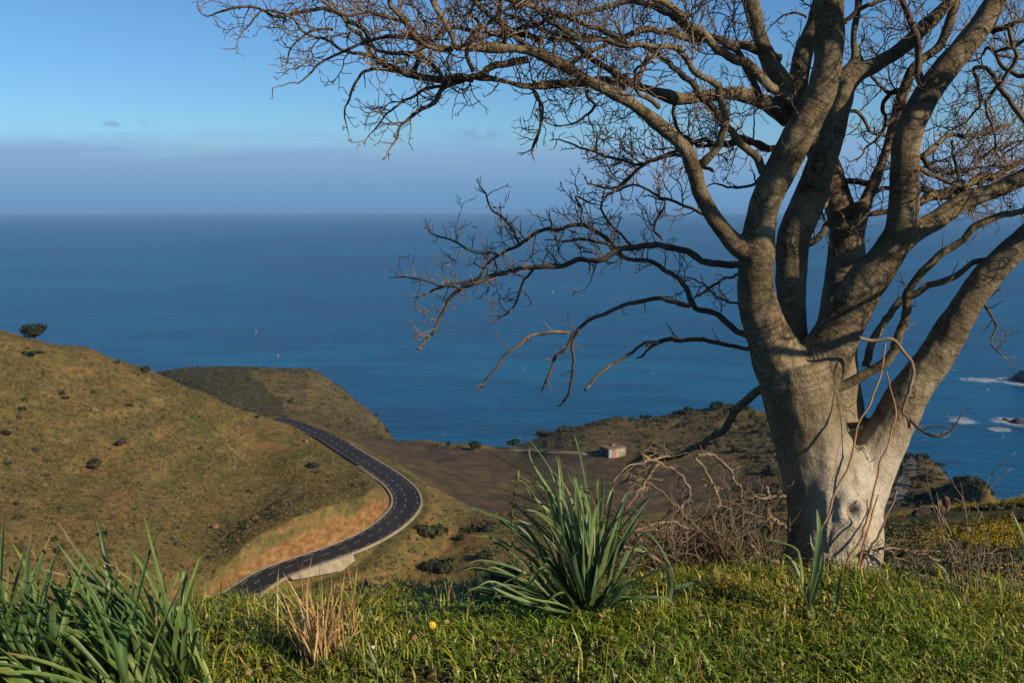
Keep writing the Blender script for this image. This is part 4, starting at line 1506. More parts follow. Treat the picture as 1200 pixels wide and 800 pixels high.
# ------------------------------------------------------------------ dry tuft, weeds, flowers
def stems(name, base, n, label, cat, hgt, spread, mat, rad=0.0016, cols=None, D_=0, fork=0.3, group=None, bias=0.0, basesp=0.05):
    b = on_bank(*base)
    root = empty(name, tuple(b))
    tag(root, label, cat, group)
    m = MB()
    for k in range(n):
        a = rng.uniform(0, 6.283)
        d = np.array([math.cos(a), math.sin(a) * 0.6, 0]) * rng.uniform(0.05, 1) * spread + np.array([bias, 0, 0])
        q = b + np.array([rng.normal(0, basesp), rng.normal(0, basesp), 0])
        q[2] = bank_z(q[0:1], q[1:2])[0] - 0.01
        h = hgt * rng.uniform(0.5, 1.1)
        dirv = nrm(np.array([d[0] * 0.6, d[1] * 0.6, 1]))
        pts = [q.copy()]
        for i in range(6):
            dirv = nrm(dirv + d * 0.16 + rng.normal(0, 0.07, 3) + np.array([0, 0, -0.03]))
            q = q + dirv * h / 6
            pts.append(q.copy())
            if rng.uniform() < fork and i > 1:
                dd = nrm(dirv + rng.normal(0, 0.5, 3) * np.array([1, 1, 0.4]))
                qq = q.copy(); f = [qq.copy()]
                for _ in range(4):
                    dd = nrm(dd + rng.normal(0, 0.12, 3) + np.array([0, 0, 0.08]))
                    qq = qq + dd * h * 0.07 * rng.uniform(0.6, 1.4)
                    f.append(qq.copy())
                tube(m, f, np.linspace(rad * 0.7, rad * 0.35, 5), 4, col=cols)
        tube(m, pts, np.linspace(rad, rad * 0.4, 7), 4, col=cols)
    m.build('stems', mat, root)
    return root


def tuft(name, base, n, label, hgt, spread, pal, wid, bias=0):
    b = on_bank(*base)
    root = empty(name, tuple(b))
    tag(root, label, 'grass tuft')
    m = MB()
    for k in range(n):
        a = rng.uniform(0, 6.283)
        d = np.array([math.cos(a) + bias, math.sin(a) * 0.7, 0]) * rng.uniform(0.1, 1) * spread
        q = b + np.array([rng.normal(0, 0.04), rng.normal(0, 0.03), -0.005])
        h = hgt * rng.uniform(0.4, 1.1)
        dirv = nrm(np.array([d[0] * 0.5, d[1] * 0.5, 1]))
        pts = [q.copy()]
        for i in range(5):
            dirv = nrm(dirv + d * 0.22 + rng.normal(0, 0.08, 3) + np.array([0, 0, -0.04]))
            q = q + dirv * h / 5
            pts.append(q.copy())
        strap(m, pts, wid * rng.uniform(0.6, 1.3), pal[rng.integers(0, len(pal))] * rng.uniform(0.8, 1.2), 0.3, twist=rng.uniform(-2, 2))
    m.build('blades', M_STRAW, root)
    return root


STRAWP = np.array([(0.45, 0.31, 0.15), (0.36, 0.22, 0.10), (0.50, 0.38, 0.22), (0.27, 0.22, 0.08), (0.33, 0.17, 0.08)])
tuft('dry_grass_tuft', (382, 775), 95, 'tall straw coloured dry grass tuft at the crest beneath the road bend', 0.37, 0.7, STRAWP * 1.15, 0.0062)
tuft('dry_grass_tuft', (300, 742), 10, 'thin dry grass tuft standing before the lower end of the road', 0.22, 0.35, STRAWP, 0.003)
tuft('dry_grass_tuft', (412, 752), 8, 'few tall reddish dry stems right of the dry tuft', 0.44, 0.22, STRAWP[[1, 4]], 0.004, bias=0.35)
tuft('dry_grass_tuft', (530, 722), 16, 'low dry grass tuft left of the large strap leaved plant', 0.2, 0.4, STRAWP, 0.003)
stems('dry_weed', (1126, 700), 8, 'tall dry branching weed with several upright forks right of the trunk', 'weed', 0.52, 0.32, M_DEAD, 0.0034, fork=0.5)
stems('dry_weed', (1160, 702), 16, 'low tangled pale dry weed near the right edge', 'weed', 0.27, 0.6, M_DEAD, 0.0036, fork=0.5)
stems('dry_weed', (1185, 692), 3, 'single tall thin dry stalk close to the right edge', 'weed', 0.48, 0.08, M_DEAD, 0.0026, fork=0.1, basesp=0.01)
stems('dry_weed', (1083, 690), 2, 'one straight thin dry stalk just right of the trunk', 'weed', 0.27, 0.02, M_DEAD, 0.002, fork=0.0, basesp=0.008)
stems('dry_weed', (1098, 686), 14, 'bushy brown dry weed between the trunk and the tall forked weed', 'weed', 0.22, 0.8, M_DEAD, 0.0026, fork=0.6)
stems('dry_weed', (235, 712), 5, 'thin dry stalks on the grass edge left of the road end', 'weed', 0.2, 0.25, M_DEAD, 0.0013, fork=0.3)

# dark leafy weeds left of the big plant
for (bx_, by_, n_, hh_, lab) in [(585, 700, 150, 0.15, 'dark small leaved weed at the left foot of the large strap leaved plant'), (520, 695, 90, 0.10, 'low dark leafy weed on the crest further left of the large plant'),
                                 (425, 700, 60, 0.13, 'small upright leafy weed on the crest right of the dry tuft')]:
    b = on_bank(bx_, by_)
    root = empty('leafy_weed', tuple(b)); tag(root, lab, 'weed')
    m = MB(); clump(m, b + [0, 0, hh_ * 0.55], (0.13, 0.09, hh_ * 0.75), n_ * 2, 0.011, np.array([(0.03, 0.055, 0.018), (0.05, 0.085, 0.022), (0.022, 0.04, 0.014)]), shell=0.2)
    m.build('leaves', M_GRASS, root)
    m = MB()
    for k in range(9):
        e = b + np.array([rng.normal(0, 0.07), rng.normal(0, 0.05), hh_ * rng.uniform(0.7, 1.5)])
        tube(m, spline([b, (b + e) / 2 + rng.normal(0, 0.012, 3), e], 4), np.linspace(0.0022, 0.001, 9), 4, col=(0.07, 0.07, 0.025))
    m.build('stems', M_GRASS, root)


def flower(px, py, colr, rad, npet, label, cen=(0.5, 0.3, 0.02), rows=2):
    b = on_bank(px, py + 16)
    root = empty('flower', tuple(b)); tag(root, label, 'flower')
    D0 = float((b - CAM) @ FWD)
    top = P(px, py, D0 - 0.02)
    m = MB(); tube(m, spline([b, (b + top) / 2 + [0.004, 0, 0.01], top], 4), 0.0014, 5, col=(0.08, 0.13, 0.03)); m.build('stem', M_GRASS, root)
    nv_ = nrm(np.array([0.35, -0.6, 0.75]))
    u_ = nrm(np.cross(nv_, [0, 0, 1])); w_ = np.cross(nv_, u_)
    m = MB()
    for rr in range(rows):
        for k in range(npet):
            a = (k + 0.5 * rr) * 6.283 / npet + rng.normal(0, 0.08)
            d = u_ * math.cos(a) + w_ * math.sin(a)
            s_ = np.cross(nv_, d)
            L_ = rad * (1 - 0.3 * rr) * rng.uniform(0.85, 1.1)
            o = top + nv_ * 0.002 * (rr + 1)
            wd_ = rad * 0.16 if npet > 8 else rad * 0.5
            m.add([o, o + d * L_ * .5 + s_ * wd_ + nv_ * .002, o + d * L_ + nv_ * 0.001 * rr, o + d * L_ * .5 - s_ * wd_ + nv_ * .002], [np.array([[0, 1, 2, 3]])], colr)
    m.build('petals', M_GRASS, root)
    m = MB(); tube(m, [top, top + nv_ * 0.004, top + nv_ * 0.006], [rad * 0.3, rad * 0.3, rad * 0.1], 8, col=cen); m.build('flower_centre', M_GRASS, root)


flower(507, 732, (0.75, 0.52, 0.015), 0.017, 16, 'yellow dandelion like flower in the grass left of the large plant', rows=3)
flower(406, 731, (0.75, 0.74, 0.72), 0.007, 6, 'tiny white flower in the grass beside the dry tuft', rows=1)
flower(437, 758, (0.75, 0.74, 0.72), 0.007, 6, 'tiny white flower in the grass below the dandelion', rows=1)

# ------------------------------------------------------------------ the tree
TD = 4.72
tb = on_z(968, 690, -0.12)
tree = empty('bare_tree', tuple(tb))
tag(tree, 'large leafless grey barked tree with many stems leaning out over the bank', 'tree')


def tr(pts, D0=None):
    """rows (px,py,r_px,D) -> smooth centreline and radii in metres"""
    a = np.array([(x, y, r, d) for x, y, r, d in pts], float)
    s = spline(a, 6)
    p = np.array([P(x, y, d) for x, y, r, d in s])
    return p, np.maximum(s[:, 2] * s[:, 3] / FPX, 0.0012)


LIMBS = dict(
    base=[(966, 730, 66, 4.70), (968, 700, 60, 4.71), (972, 672, 55, 4.72), (977, 640, 55, 4.73), (977, 600, 54, 4.74), (972, 560, 50, 4.75), (966, 530, 46, 4.75)],
    main=[(970, 575, 50, 4.75), (953, 520, 45, 4.74), (938, 465, 44, 4.72), (930, 425, 42, 4.70)],
    L=[(930, 455, 40, 4.71), (910, 415, 35, 4.69), (894, 375, 28, 4.66), (885, 335, 25, 4.62), (888, 290, 23.5, 4.57), (895, 245, 22, 4.52), (918, 192, 22, 4.46), (946, 140, 21, 4.40), (963, 105, 20.5, 4.36), (971, 60, 19.5, 4.31),
       (970, 0, 20, 4.26), (962, -60, 16, 4.2), (948, -120, 11, 4.16)],
    R=[(945, 455, 38, 4.72), (968, 415, 34, 4.72), (990, 375, 30, 4.70), (1012, 335, 27, 4.66), (1036, 305, 24, 4.62), (1054, 272, 21.5, 4.58), (1059, 235, 20, 4.55), (1061, 175, 18.5, 4.5), (1071, 140, 18.5, 4.47), (1091, 105, 18, 4.44),
       (1117, 70, 17.5, 4.40), (1146, 35, 15.5, 4.37), (1167, 0, 14.5, 4.34), (1188, -60, 10, 4.3)],
    R2=[(1052, 285, 20, 4.59), (1075, 270, 15, 4.60), (1100, 256, 13.5, 4.6), (1130, 236, 12.5, 4.58), (1172, 221, 11.5, 4.54), (1205, 204, 11, 4.5), (1260, 170, 8, 4.44)],
    S=[(990, 625, 42, 4.78), (1014, 560, 36, 4.80), (1046, 495, 31, 4.80), (1072, 450, 27, 4.76), (1092, 425, 25, 4.73), (1110, 395, 23, 4.70), (1128, 365, 21.5, 4.66), (1150, 333, 20, 4.62), (1178, 300, 18.5, 4.58), (1215, 268, 16, 4.53), (1270, 225, 12, 4.46)],
    M=[(955, 470, 32, 4.84), (936, 420, 24, 4.86), (929, 385, 20, 4.87), (927, 335, 20.5, 4.88), (930, 280, 21.5, 4.86), (944, 243, 22, 4.83), (960, 200, 19.5, 4.80), (975, 160, 17, 4.77), (984, 125, 15.5, 4.74), (990, 95, 15, 4.72), (1003, 70, 7.5, 4.71), (1000, 45, 6, 4.7), (1005, 15, 5.5, 4.68), (1010, -30, 4, 4.65)],
    N1=[(988, 105, 13, 4.73), (1005, 86, 12, 4.70), (1030, 74, 11.5, 4.66), (1058, 56, 10, 4.62), (1084, 31, 9, 4.58), (1112, 3, 7.5, 4.55), (1135, -35, 5, 4.5)],
    Pb=[(985, 500, 36, 4.92), (978, 430, 30, 4.98), (984, 370, 28, 5.02), (992, 310, 26, 5.06), (990, 265, 22, 5.08), (975, 215, 19, 5.10), (955, 165, 18, 5.08), (930, 130, 17, 5.05), (917, 100, 15, 5.0), (901, 72, 12.5, 4.96), (889, 38, 11, 4.92), (880, 0, 10, 4.88), (868, -50, 7, 4.84)],
    P1=[(990, 300, 22, 5.06), (1004, 262, 14, 5.03), (1013, 238, 10, 5.0), (1025, 210, 8.5, 4.97), (1039, 175, 7.5, 4.93), (1060, 105, 7, 4.86), (1074, 76, 6.5, 4.83), (1102, 52, 6, 4.8), (1116, 17, 5, 4.76), (1128, -25, 4, 4.72)],
    K2=[(930, 125, 15, 5.05), (940, 70, 13, 5.0), (955, 25, 11, 4.96), (966, -30, 8, 4.9)],
    K1=[(925, 140, 14, 5.06), (900, 122, 11.5, 5.0), (864, 110, 9.5, 4.93), (833, 112, 9, 4.88), (799, 116, 8.5, 4.83), (761, 106, 7.8, 4.78), (732, 96, 7, 4.74), (704, 95, 6.3, 4.70), (669, 98, 6, 4.66), (617, 101, 5.4, 4.6), (590, 95, 4.6, 4.57), (560, 91, 3.8, 4.54), (513, 94, 2.8, 4.5)],
    T=[(885, 300, 18, 4.58), (862, 285, 14, 4.54), (845, 266, 11.5, 4.5), (831, 245, 10.8, 4.47), (820, 222, 10.3, 4.44), (815, 203, 10, 4.42), (806, 180, 9.3, 4.4), (790, 160, 8.6, 4.37), (767, 143, 8.2, 4.34), (744, 124, 8, 4.31), (716, 108, 8, 4.28), (689, 94, 7.6, 4.25), (660, 76, 7.2, 4.22), (632, 64, 7, 4.2), (603, 57, 6.4, 4.17), (560, 56, 6.2, 4.14), (536, 57, 5.8, 4.12), (529, 42, 5.2, 4.1), (520, 24, 4.6, 4.08), (509, 7, 4.0, 4.06), (503, -20, 3, 4.04)],
)
NOTWIG = ('base', 'main')
mb = MB()
SEGS = []
for nm_, pts in LIMBS.items():
    p, r = tr(pts)
    if nm_ not in NOTWIG:
        r = r * (0.84 if nm_ == 'S' else 0.87)
    SEGS.append((nm_, p, r))
    tube(mb, p, r, 16)
# root flare
for a, l in ((-2.9, 0.10), (-1.9, 0.06), (-0.7, 0.10), (0.4, 0.15), (2.5, 0.12)):
    c0 = P(974, 648, 4.73)
    d = np.array([math.cos(a), math.sin(a), 0])
    b0 = c0 + d * 0.12
    b1 = P(972, 672, 4.72) + d * (0.17 + l * 0.3); b1[2] -= 0.05
    b2 = P(970, 690, 4.72) + d * (0.22 + l); b2[2] -= 0.16
    tube(mb, spline([b0, b1, b2], 4), np.linspace(0.09, 0.05, 9), 10)
# knot swelling
kc = P(1000, 600, 4.50)
raw = mb.build('trunk_raw', None)
rm = raw.modifiers.new('r', 'REMESH')
rm.mode = 'VOXEL'
rm.voxel_size = 0.0085
sm_ = raw.modifiers.new('s', 'SMOOTH')
sm_.factor = 0.5
sm_.iterations = 7
dg = bpy.context.evaluated_depsgraph_get()
ev = raw.evaluated_get(dg).to_mesh()
nvt = len(ev.vertices)
tv = np.empty(nvt * 3, np.float32); ev.vertices.foreach_get('co', tv); tv = tv.reshape(-1, 3).astype(float)
tn = np.empty(nvt * 3, np.float32); ev.vertices.foreach_get('normal', tn); tn = tn.reshape(-1, 3).astype(float)
lt = np.empty(len(ev.polygons), np.int32); ev.polygons.foreach_get('loop_total', lt)
lv = np.empty(len(ev.loops), np.int32); ev.loops.foreach_get('vertex_index', lv)
ls = np.empty(len(ev.polygons), np.int32); ev.polygons.foreach_get('loop_start', ls)
tfaces = [np.stack([lv[ls[lt == k] + j] for j in range(k)], -1) for k in (3, 4) if (lt == k).any()]
raw.evaluated_get(dg).to_mesh_clear()
bpy.data.objects.remove(raw)
# bark coordinates: round the limb and along it
best = np.full(nvt, 1e9)
bco = np.zeros((nvt, 3))
for si, (nm_, p, r) in enumerate(SEGS):
    lo, hi = p.min(0) - 0.35, p.max(0) + 0.35
    idx = np.nonzero(((tv > lo) & (tv < hi)).all(1))[0]
    ar = np.concatenate([[0], np.cumsum(np.linalg.norm(np.diff(p, axis=0), axis=1))]) + si * 7.3
    st_ = 2
    for i in range(0, len(p) - 1):
        a, b = p[i], p[i + 1]
        ab = b - a
        q = tv[idx]
        tt = np.clip(((q - a) @ ab) / max(ab @ ab, 1e-9), 0, 1)
        w = q - (a + tt[:, None] * ab)
        d = np.linalg.norm(w, axis=1) / (r[i] * (1 - tt) + r[i + 1] * tt)
        mm = d < best[idx]
        k = idx[mm]
        best[k] = d[mm]
        axn = nrm(ab)
        e1 = nrm(np.cross(axn, [0.3, 1.0, 0.1])); e2 = np.cross(axn, e1)
        bco[k, 0] = w[mm] @ e1; bco[k, 1] = w[mm] @ e2; bco[k, 2] = ar[i] + tt[mm] * np.linalg.norm(ab)
# lumps, flutes and a knot hole
disp = np.zeros(nvt)
for i in range(nvt):
    v = tv[i]
    disp[i] = 0.010 * mnoise.noise(Vector((v[0] * 7, v[1] * 7, v[2] * 4))) + 0.0045 * mnoise.noise(Vector((v[0] * 20, v[1] * 20, v[2] * 14)))
lowm = sstep(tv[:, 2], 0.95, 0.2)
angb = np.arctan2(tv[:, 1] - tb[1], tv[:, 0] - tb[0])
disp += lowm * 0.005 * np.sin(angb * 5 + tv[:, 2] * 1.5)
kd = np.linalg.norm((tv - kc) * np.array([1, 0.6, 0.9]), axis=1)
front = tn[:, 1] < 0
disp += np.where(front, 0.016 * np.exp(-((kd - 0.052) / 0.026) ** 2) - 0.05 * np.exp(-(kd / 0.024) ** 2), 0)
tv2 = tv + tn * disp[:, None]
pxv, pyv = proj(tv[:, 0], tv[:, 1], tv[:, 2])
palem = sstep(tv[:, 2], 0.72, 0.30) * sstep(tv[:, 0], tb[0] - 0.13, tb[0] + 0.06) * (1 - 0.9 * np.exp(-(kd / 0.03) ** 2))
trunk = mobj('trunk', arr_mesh('trunk', tv2, tfaces, True, None, dict(bark=bco, pale=palem, limb=0.2 + 0.8 * sstep(tv[:, 2], 0.55, 0.95))), M_BARK, tree)
# the dark heart of the knot
m = MB()
hd = P(1000, 600, 4.52)
idx = np.argmin(np.where(front, kd, 9))
kn = tv2[idx]
clump(m, kn + [0, 0.012, 0], (0.034, 0.02, 0.034), 90, 0.007, np.array([(0.02, 0.015, 0.01), (0.05, 0.035, 0.02), (0.09, 0.06, 0.035)]), shell=0.1)
m.build('knot', M_STRAW, trunk)


# twigs ---------------------------------------------------------------
def twig(mb, start, d, length, r0, depth, up=0.07, crook=0.25, dens=0.6):
    n = max(3, int(length / 0.021))
    step = length / n
    q = np.array(start)
    d = nrm(np.array(d))
    pts = [q]
    dirs = [d]
    ph = random.random() * 6.28
    for i in range(n):
        k = crook if i else crook * 0.4
        d = np.array((d[0] + random.gauss(0, k), d[1] + random.gauss(0, k), d[2] + random.gauss(0, k) + up))
        d = d / math.sqrt(d[0] ** 2 + d[1] ** 2 + d[2] ** 2)
        q = q + d * step
        pts.append(q); dirs.append(d)
    r1 = max(0.0014, r0 * 0.4)
    tube(mb, pts, np.linspace(r0, r1, n + 1), 4 if r0 < 0.004 else 5, cap=False)
    if depth > 0:
        for i in range(1, n + 1):
            if random.random() < dens:
                s = np.array((random.gauss(0, 1), random.gauss(0, 1), random.gauss(0, 1)))
                s = nrm(s - dirs[i] * (s @ dirs[i]))
                dd = nrm(dirs[i] * random.uniform(0.35, 0.9) + s * 0.85 + np.array((0, 0, 0.12)))
                twig(mb, pts[i], dd, length * random.uniform(0.25, 0.65) * (1.1 - 0.5 * i / n), max(0.0017, r0 * 0.62), depth - 1, up, crook, dens * 0.75)


NB = [0]


def branch(pts, dens=1.0, tl=(0.10, 0.30), depth=2, t0=0.15, mat=None, up=0.07, name='branch', taper=None, toward=None):
    """pts rows (px,py,r_px,D): a bough with its own twigs"""
    p, r = tr(pts)
    # slightly crooked
    L_ = np.concatenate([[0], np.cumsum(np.linalg.norm(np.diff(p, axis=0), axis=1))])
    wig = np.array([[mnoise.noise(Vector((s * 9, NB[0] * 3.3, k))) for k in range(3)] for s in L_]) * np.minimum(0.022, r * 2.0 + 0.005)[:, None]
    wig += np.array([[mnoise.noise(Vector((s * 31, NB[0] * 5.3, k))) for k in range(3)] for s in L_]) * np.minimum(0.006, r * 0.9)[:, None]
    wig[0] = 0
    p = p + wig
    NB[0] += 1
    m = MB()
    # knobbly
    rk = r * (1 + 0.14 * np.array([mnoise.noise(Vector((s * 22, NB[0], 0))) for s in L_]))
    tube(m, p, rk, 8 if r.max() > 0.012 else 6)
    o = m.build(name, mat or (M_BARK if r.max() > 0.02 else M_BOUGH), tree)
    if dens > 0:
        tm = MB()
        s = L_[-1] * t0
        while s < L_[-1]:
            k = min(int(np.searchsorted(L_, s)), len(p) - 1)
            t = nrm(p[k] - p[k - 1])
            v = np.array((random.gauss(0, 1), random.gauss(0, 0.8), random.gauss(0.35, 1)))
            v = nrm(v - t * (v @ t))
            d = nrm(t * random.uniform(0.2, 0.8) + v)
            fr = s / L_[-1]
            ll = random.uniform(*tl) * 1.15 * (1.0 if fr < 0.7 else 0.8)
            big_ = random.random() < 0.18
            twig(tm, p[k], d, ll * (1.5 if big_ else 1), min(r[k] * 0.55, 0.0034 if not big_ else 0.0046), depth if ll > 0.12 else depth - 1, up)
            s += random.uniform(0.026, 0.075) / dens
        # the tip goes on as a twig
        twig(tm, p[-1], p[-1] - p[-2], tl[1] * 0.6, max(r[-1], 0.0016), depth, up)
        if len(tm.v) >= 8:
            tm.build('twigs', M_TWIG, o)
    return o


def zz(pts, ox, oy, sc, D0, D1, r0, r1):
    n = len(pts)
    return [(ox + x / sc, oy + y / sc, r0 + (r1 - r0) * i / (n - 1), D0 + (D1 - D0) * i / (n - 1)) for i, (x, y) in enumerate(pts)]


def limb_twigs(key, dens, t0, t1=1.0, tl=(0.10, 0.26)):
    p, r = tr(LIMBS[key])
    L_ = np.concatenate([[0], np.cumsum(np.linalg.norm(np.diff(p, axis=0), axis=1))])
    tm = MB()
    s = L_[-1] * t0
    while s < L_[-1] * t1:
        k = min(int(np.searchsorted(L_, s)), len(p) - 1)
        t = nrm(p[k] - p[k - 1])
        v = np.array((random.gauss(0, 1), random.gauss(0, 0.8), random.gauss(0.4, 1)))
        v = nrm(v - t * (v @ t))
        twig(tm, p[k] + v * r[k] * 0.8, nrm(t * random.uniform(0.1, 0.6) + v), random.uniform(*tl), 0.0036, 2)
        s += random.uniform(0.02, 0.05) / dens
    return tm.build('twigs', M_TWIG, tree)


limb_twigs('T', 0.9, 0.42)
limb_twigs('K1', 0.9, 0.45)
limb_twigs('Pb', 0.25, 0.72)
limb_twigs('N1', 0.35, 0.25)
limb_twigs('P1', 0.5, 0.3)
limb_twigs('R2', 0.3, 0.3)
limb_twigs('L', 0.14, 0.5, 0.9)
limb_twigs('R', 0.12, 0.45, 0.95)

Z8 = (560, 0, 3.478)
Z4 = (240, 0, 2.857)
Z5 = (440, 180, 2.857)
ZA = (780, 0, 2.857)
ZB = (780, 230, 2.857)
ZC = (780, 460, 2.857)
# boughs on the left, from the enlarged views
branch(zz([(905, 670), (930, 640), (985, 590), (1010, 530), (1005, 450), (985, 395), (950, 340), (890, 290), (820, 210), (740, 185), (620, 180), (500, 170), (400, 150), (300, 90), (220, 40)], *Z8, 4.42, 4.1, 5.4, 2.0), 0.8)
branch(zz([(1160, 700), (1140, 650), (1100, 600), (1050, 555), (980, 480), (900, 380), (830, 310), (760, 240), (690, 200), (600, 185), (480, 150), (330, 160), (180, 150)], *Z8, 4.5, 4.25, 5.4, 1.8), 0.8)
branch(zz([(1300, 420), (1180, 330), (1060, 240), (980, 190), (880, 110), (800, 50), (730, 0), (690, -40)], *Z8, 4.44, 4.1, 6.2, 4.0), 0.5, t0=0.3)
branch(zz([(1230, 240), (1120, 200), (1000, 165), (880, 150), (760, 130), (680, 122), (600, 145), (500, 190), (420, 235), (350, 260)], *Z8, 4.98, 4.7, 6, 1.8), 0.9)
branch(zz([(920, 160), (850, 112), (770, 60), (700, 20), (600, 12), (480, 40), (350, 70), (250, 90), (120, 120), (0, 160), (-110, 200)], *Z8, 4.4, 4.15, 4.2, 1.6), 1.0)
branch(zz([(620, 180), (540, 145), (440, 100), (340, 60), (240, 45), (120, 0)], *Z8, 4.2, 4.1, 3.6, 2), 1.0)
branch(zz([(620, 345), (570, 310), (500, 270), (440, 220), (370, 170), (280, 120), (200, 80), (120, 60)], *Z8, 4.75, 4.5, 4.5, 1.6), 1.0)
branch(zz([(455, 325), (440, 390), (480, 420), (430, 480), (370, 510)], *Z8, 4.7, 4.6, 2.2, 1.2), 1.0)
branch(zz([(230, 330), (225, 380), (265, 430), (255, 520), (230, 595)], *Z8, 4.6, 4.55, 2.2, 1.1), 0.7, tl=(0.06, 0.14), up=-0.02)
branch(zz([(800, 420), (815, 480), (830, 540), (850, 570), (900, 590)], *Z8, 4.83, 4.8, 2.6, 1.4), 0.8)
branch(zz([(1300, 622), (1180, 600), (1090, 570), (1020, 590), (930, 570), (870, 590), (800, 620), (720, 650), (650, 690), (590, 750)], *Z8, 4.66, 4.75, 4, 1.4), 0.9)
branch(zz([(800, 620), (730, 640), (660, 670), (600, 660), (520, 640), (450, 610), (390, 590)], *Z8, 4.74, 4.8, 2.6, 1.2), 1.1)
branch(zz([(560, 390), (600, 345), (625, 330), (640, 310)], *Z8, 4.31, 4.3, 4, 3), 0.6)
branch(zz([(740, 440), (660, 380), (640, 290), (700, 250)], *Z8, 4.33, 4.2, 3, 1.4), 0.8)
# far left crown
branch(zz([(900, 265), (780, 262), (700, 255), (620, 228), (565, 180), (540, 112), (500, 85), (450, 52), (380, 30), (300, 45), (240, 58), (150, 25), (60, 42)], *Z4, 4.55, 4.35, 4.4, 1.4), 0.9, tl=(0.08, 0.24))
branch(zz([(640, 235), (560, 230), (520, 258), (485, 330), (465, 365), (475, 410)], *Z4, 4.5, 4.4, 2.4, 0.85), 0.6, tl=(0.05, 0.14), up=-0.03)
branch(zz([(1080, 200), (1000, 212), (930, 240), (860, 270), (800, 300), (760, 350), (700, 390), (660, 428), (640, 470)], *Z4, 4.66, 4.4, 4.6, 1.3), 0.9, tl=(0.07, 0.2), up=0.0)
branch(zz([(830, 278), (760, 290), (700, 320), (650, 350), (600, 392), (560, 445)], *Z4, 4.5, 4.4, 2.6, 0.85), 1.0, tl=(0.06, 0.18), up=0.0)
branch(zz([(1080, 290), (1120, 340), (1125, 420), (1105, 488)], *Z4, 4.6, 4.6, 2.2, 1.2), 0.7, tl=(0.05, 0.14), up=-0.03)
branch(zz([(830, 165), (740, 140), (650, 125), (560, 132), (500, 160), (420, 190), (355, 245)], *Z4, 4.12, 4.25, 3.4, 1.2), 0.85)
branch(zz([(560, 190), (470, 172), (400, 130), (330, 105), (280, 60), (200, 30), (140, 95)], *Z4, 4.38, 4.3, 2.4, 0.85), 0.8)
branch(zz([(430, 100), (350, 110), (290, 150), (270, 215)], *Z4, 4.3, 4.3, 1.8, 0.8), 1.0, tl=(0.05, 0.15))
branch(zz([(820, 165), (760, 150), (700, 120), (660, 60), (620, 0), (600, -60)], *Z4, 4.12, 3.95, 3.4, 2), 0.8)
branch(zz([(1130, 140), (1050, 112), (940, 112), (830, 100), (760, 130), (690, 190), (620, 225)], *Z4, 4.25, 4.1, 3.6, 1.3), 0.8)
branch(zz([(1110, 175), (1040, 120), (980, 68), (900, 0), (860, -50)], *Z4, 4.2, 4.05, 3.6, 2.2), 0.9)
branch(zz([(700, 255), (720, 180), (690, 100), (640, 60), (560, 40), (490, 60), (400, 0)], *Z4, 4.5, 4.25, 3, 1.4), 0.8)
branch(zz([(900, 240), (880, 170), (920, 90), (900, 30), (960, -30)], *Z4, 4.6, 4.4, 2.8, 1.5), 0.9)
branch(zz([(800, 290), (760, 215), (680, 180), (600, 175), (520, 120), (430, 20), (400, -40)], *Z4, 4.5, 4.3, 3, 1.6), 0.8)
branch(zz([(1000, 160), (1010, 110), (980, 50), (1000, -20)], *Z4, 4.17, 4.05, 2.6, 1.8), 0.8)
branch(zz([(860, 165), (870, 130), (960, 60), (1040, 20), (1100, -40)], *Z4, 4.14, 3.98, 2.6, 1.6), 0.8)
# low boughs over the sea
branch(zz([(1240, 375), (1180, 372), (1080, 352), (1030, 326), (960, 308), (900, 308), (820, 325), (760, 346), (650, 370), (530, 380), (470, 385), (400, 410), (320, 440), (270, 462), (240, 500), (212, 560), (185, 610)], *Z5, 4.74, 5.07, 4.30, 1.6), 1.06, tl=(0.06, 0.19), t0=0.25)
branch(zz([(825, 345), (800, 320), (770, 282), (740, 260), (680, 244), (600, 254), (540, 272), (480, 310), (420, 340), (372, 375), (330, 425), (250, 440), (180, 460)], *Z5, 5.03, 5.12, 2.84, 1.3), 1.38, tl=(0.06, 0.19))
branch(zz([(480, 300), (450, 240), (400, 190), (360, 130)], *Z5, 4.97, 5.12, 1.72, 1.1), 1.50, tl=(0.06, 0.16))
branch(zz([(420, 340), (340, 330), (270, 300), (200, 270)], *Z5, 4.95, 5.12, 1.55, 1.0), 1.38, tl=(0.05, 0.14))
branch(zz([(300, 455), (220, 440), (150, 420), (90, 410)], *Z5, 4.91, 5.07, 1.55, 1.0), 1.50, tl=(0.05, 0.14))
branch(zz([(690, 248), (690, 190), (670, 140), (720, 170)], *Z5, 5.01, 5.12, 1.38, 1.0), 1.25, tl=(0.05, 0.15))
branch(zz([(860, 310), (780, 230), (760, 170), (770, 110)], *Z5, 5.05, 5.27, 1.55, 1.1), 1.25, tl=(0.05, 0.16))
branch(zz([(530, 385), (495, 430), (470, 500), (430, 540)], *Z5, 4.95, 5.12, 1.55, 1.2), 1.00, tl=(0.04, 0.12), up=-0.01)
branch(zz([(1260, 620), (1200, 588), (1130, 540), (1070, 500), (1040, 450), (1000, 405), (960, 380), (900, 362), (840, 352), (800, 330), (760, 300), (690, 290), (630, 300)], *Z5, 4.76, 5.02, 3.70, 1.6), 0.94, tl=(0.05, 0.15), t0=0.3)
branch(zz([(1060, 502), (1010, 498), (960, 490), (880, 494), (800, 525), (720, 560), (675, 590), (640, 640), (600, 690), (570, 770)], *Z5, 5.03, 5.07, 3.10, 1.6), 0.56, tl=(0.03, 0.1), depth=1)
branch(zz([(650, 600), (580, 600), (520, 610), (460, 650), (412, 708), (352, 782)], *Z5, 4.95, 5.02, 2.32, 1.4), 0.62, tl=(0.03, 0.09), depth=1, mat=M_DEAD)
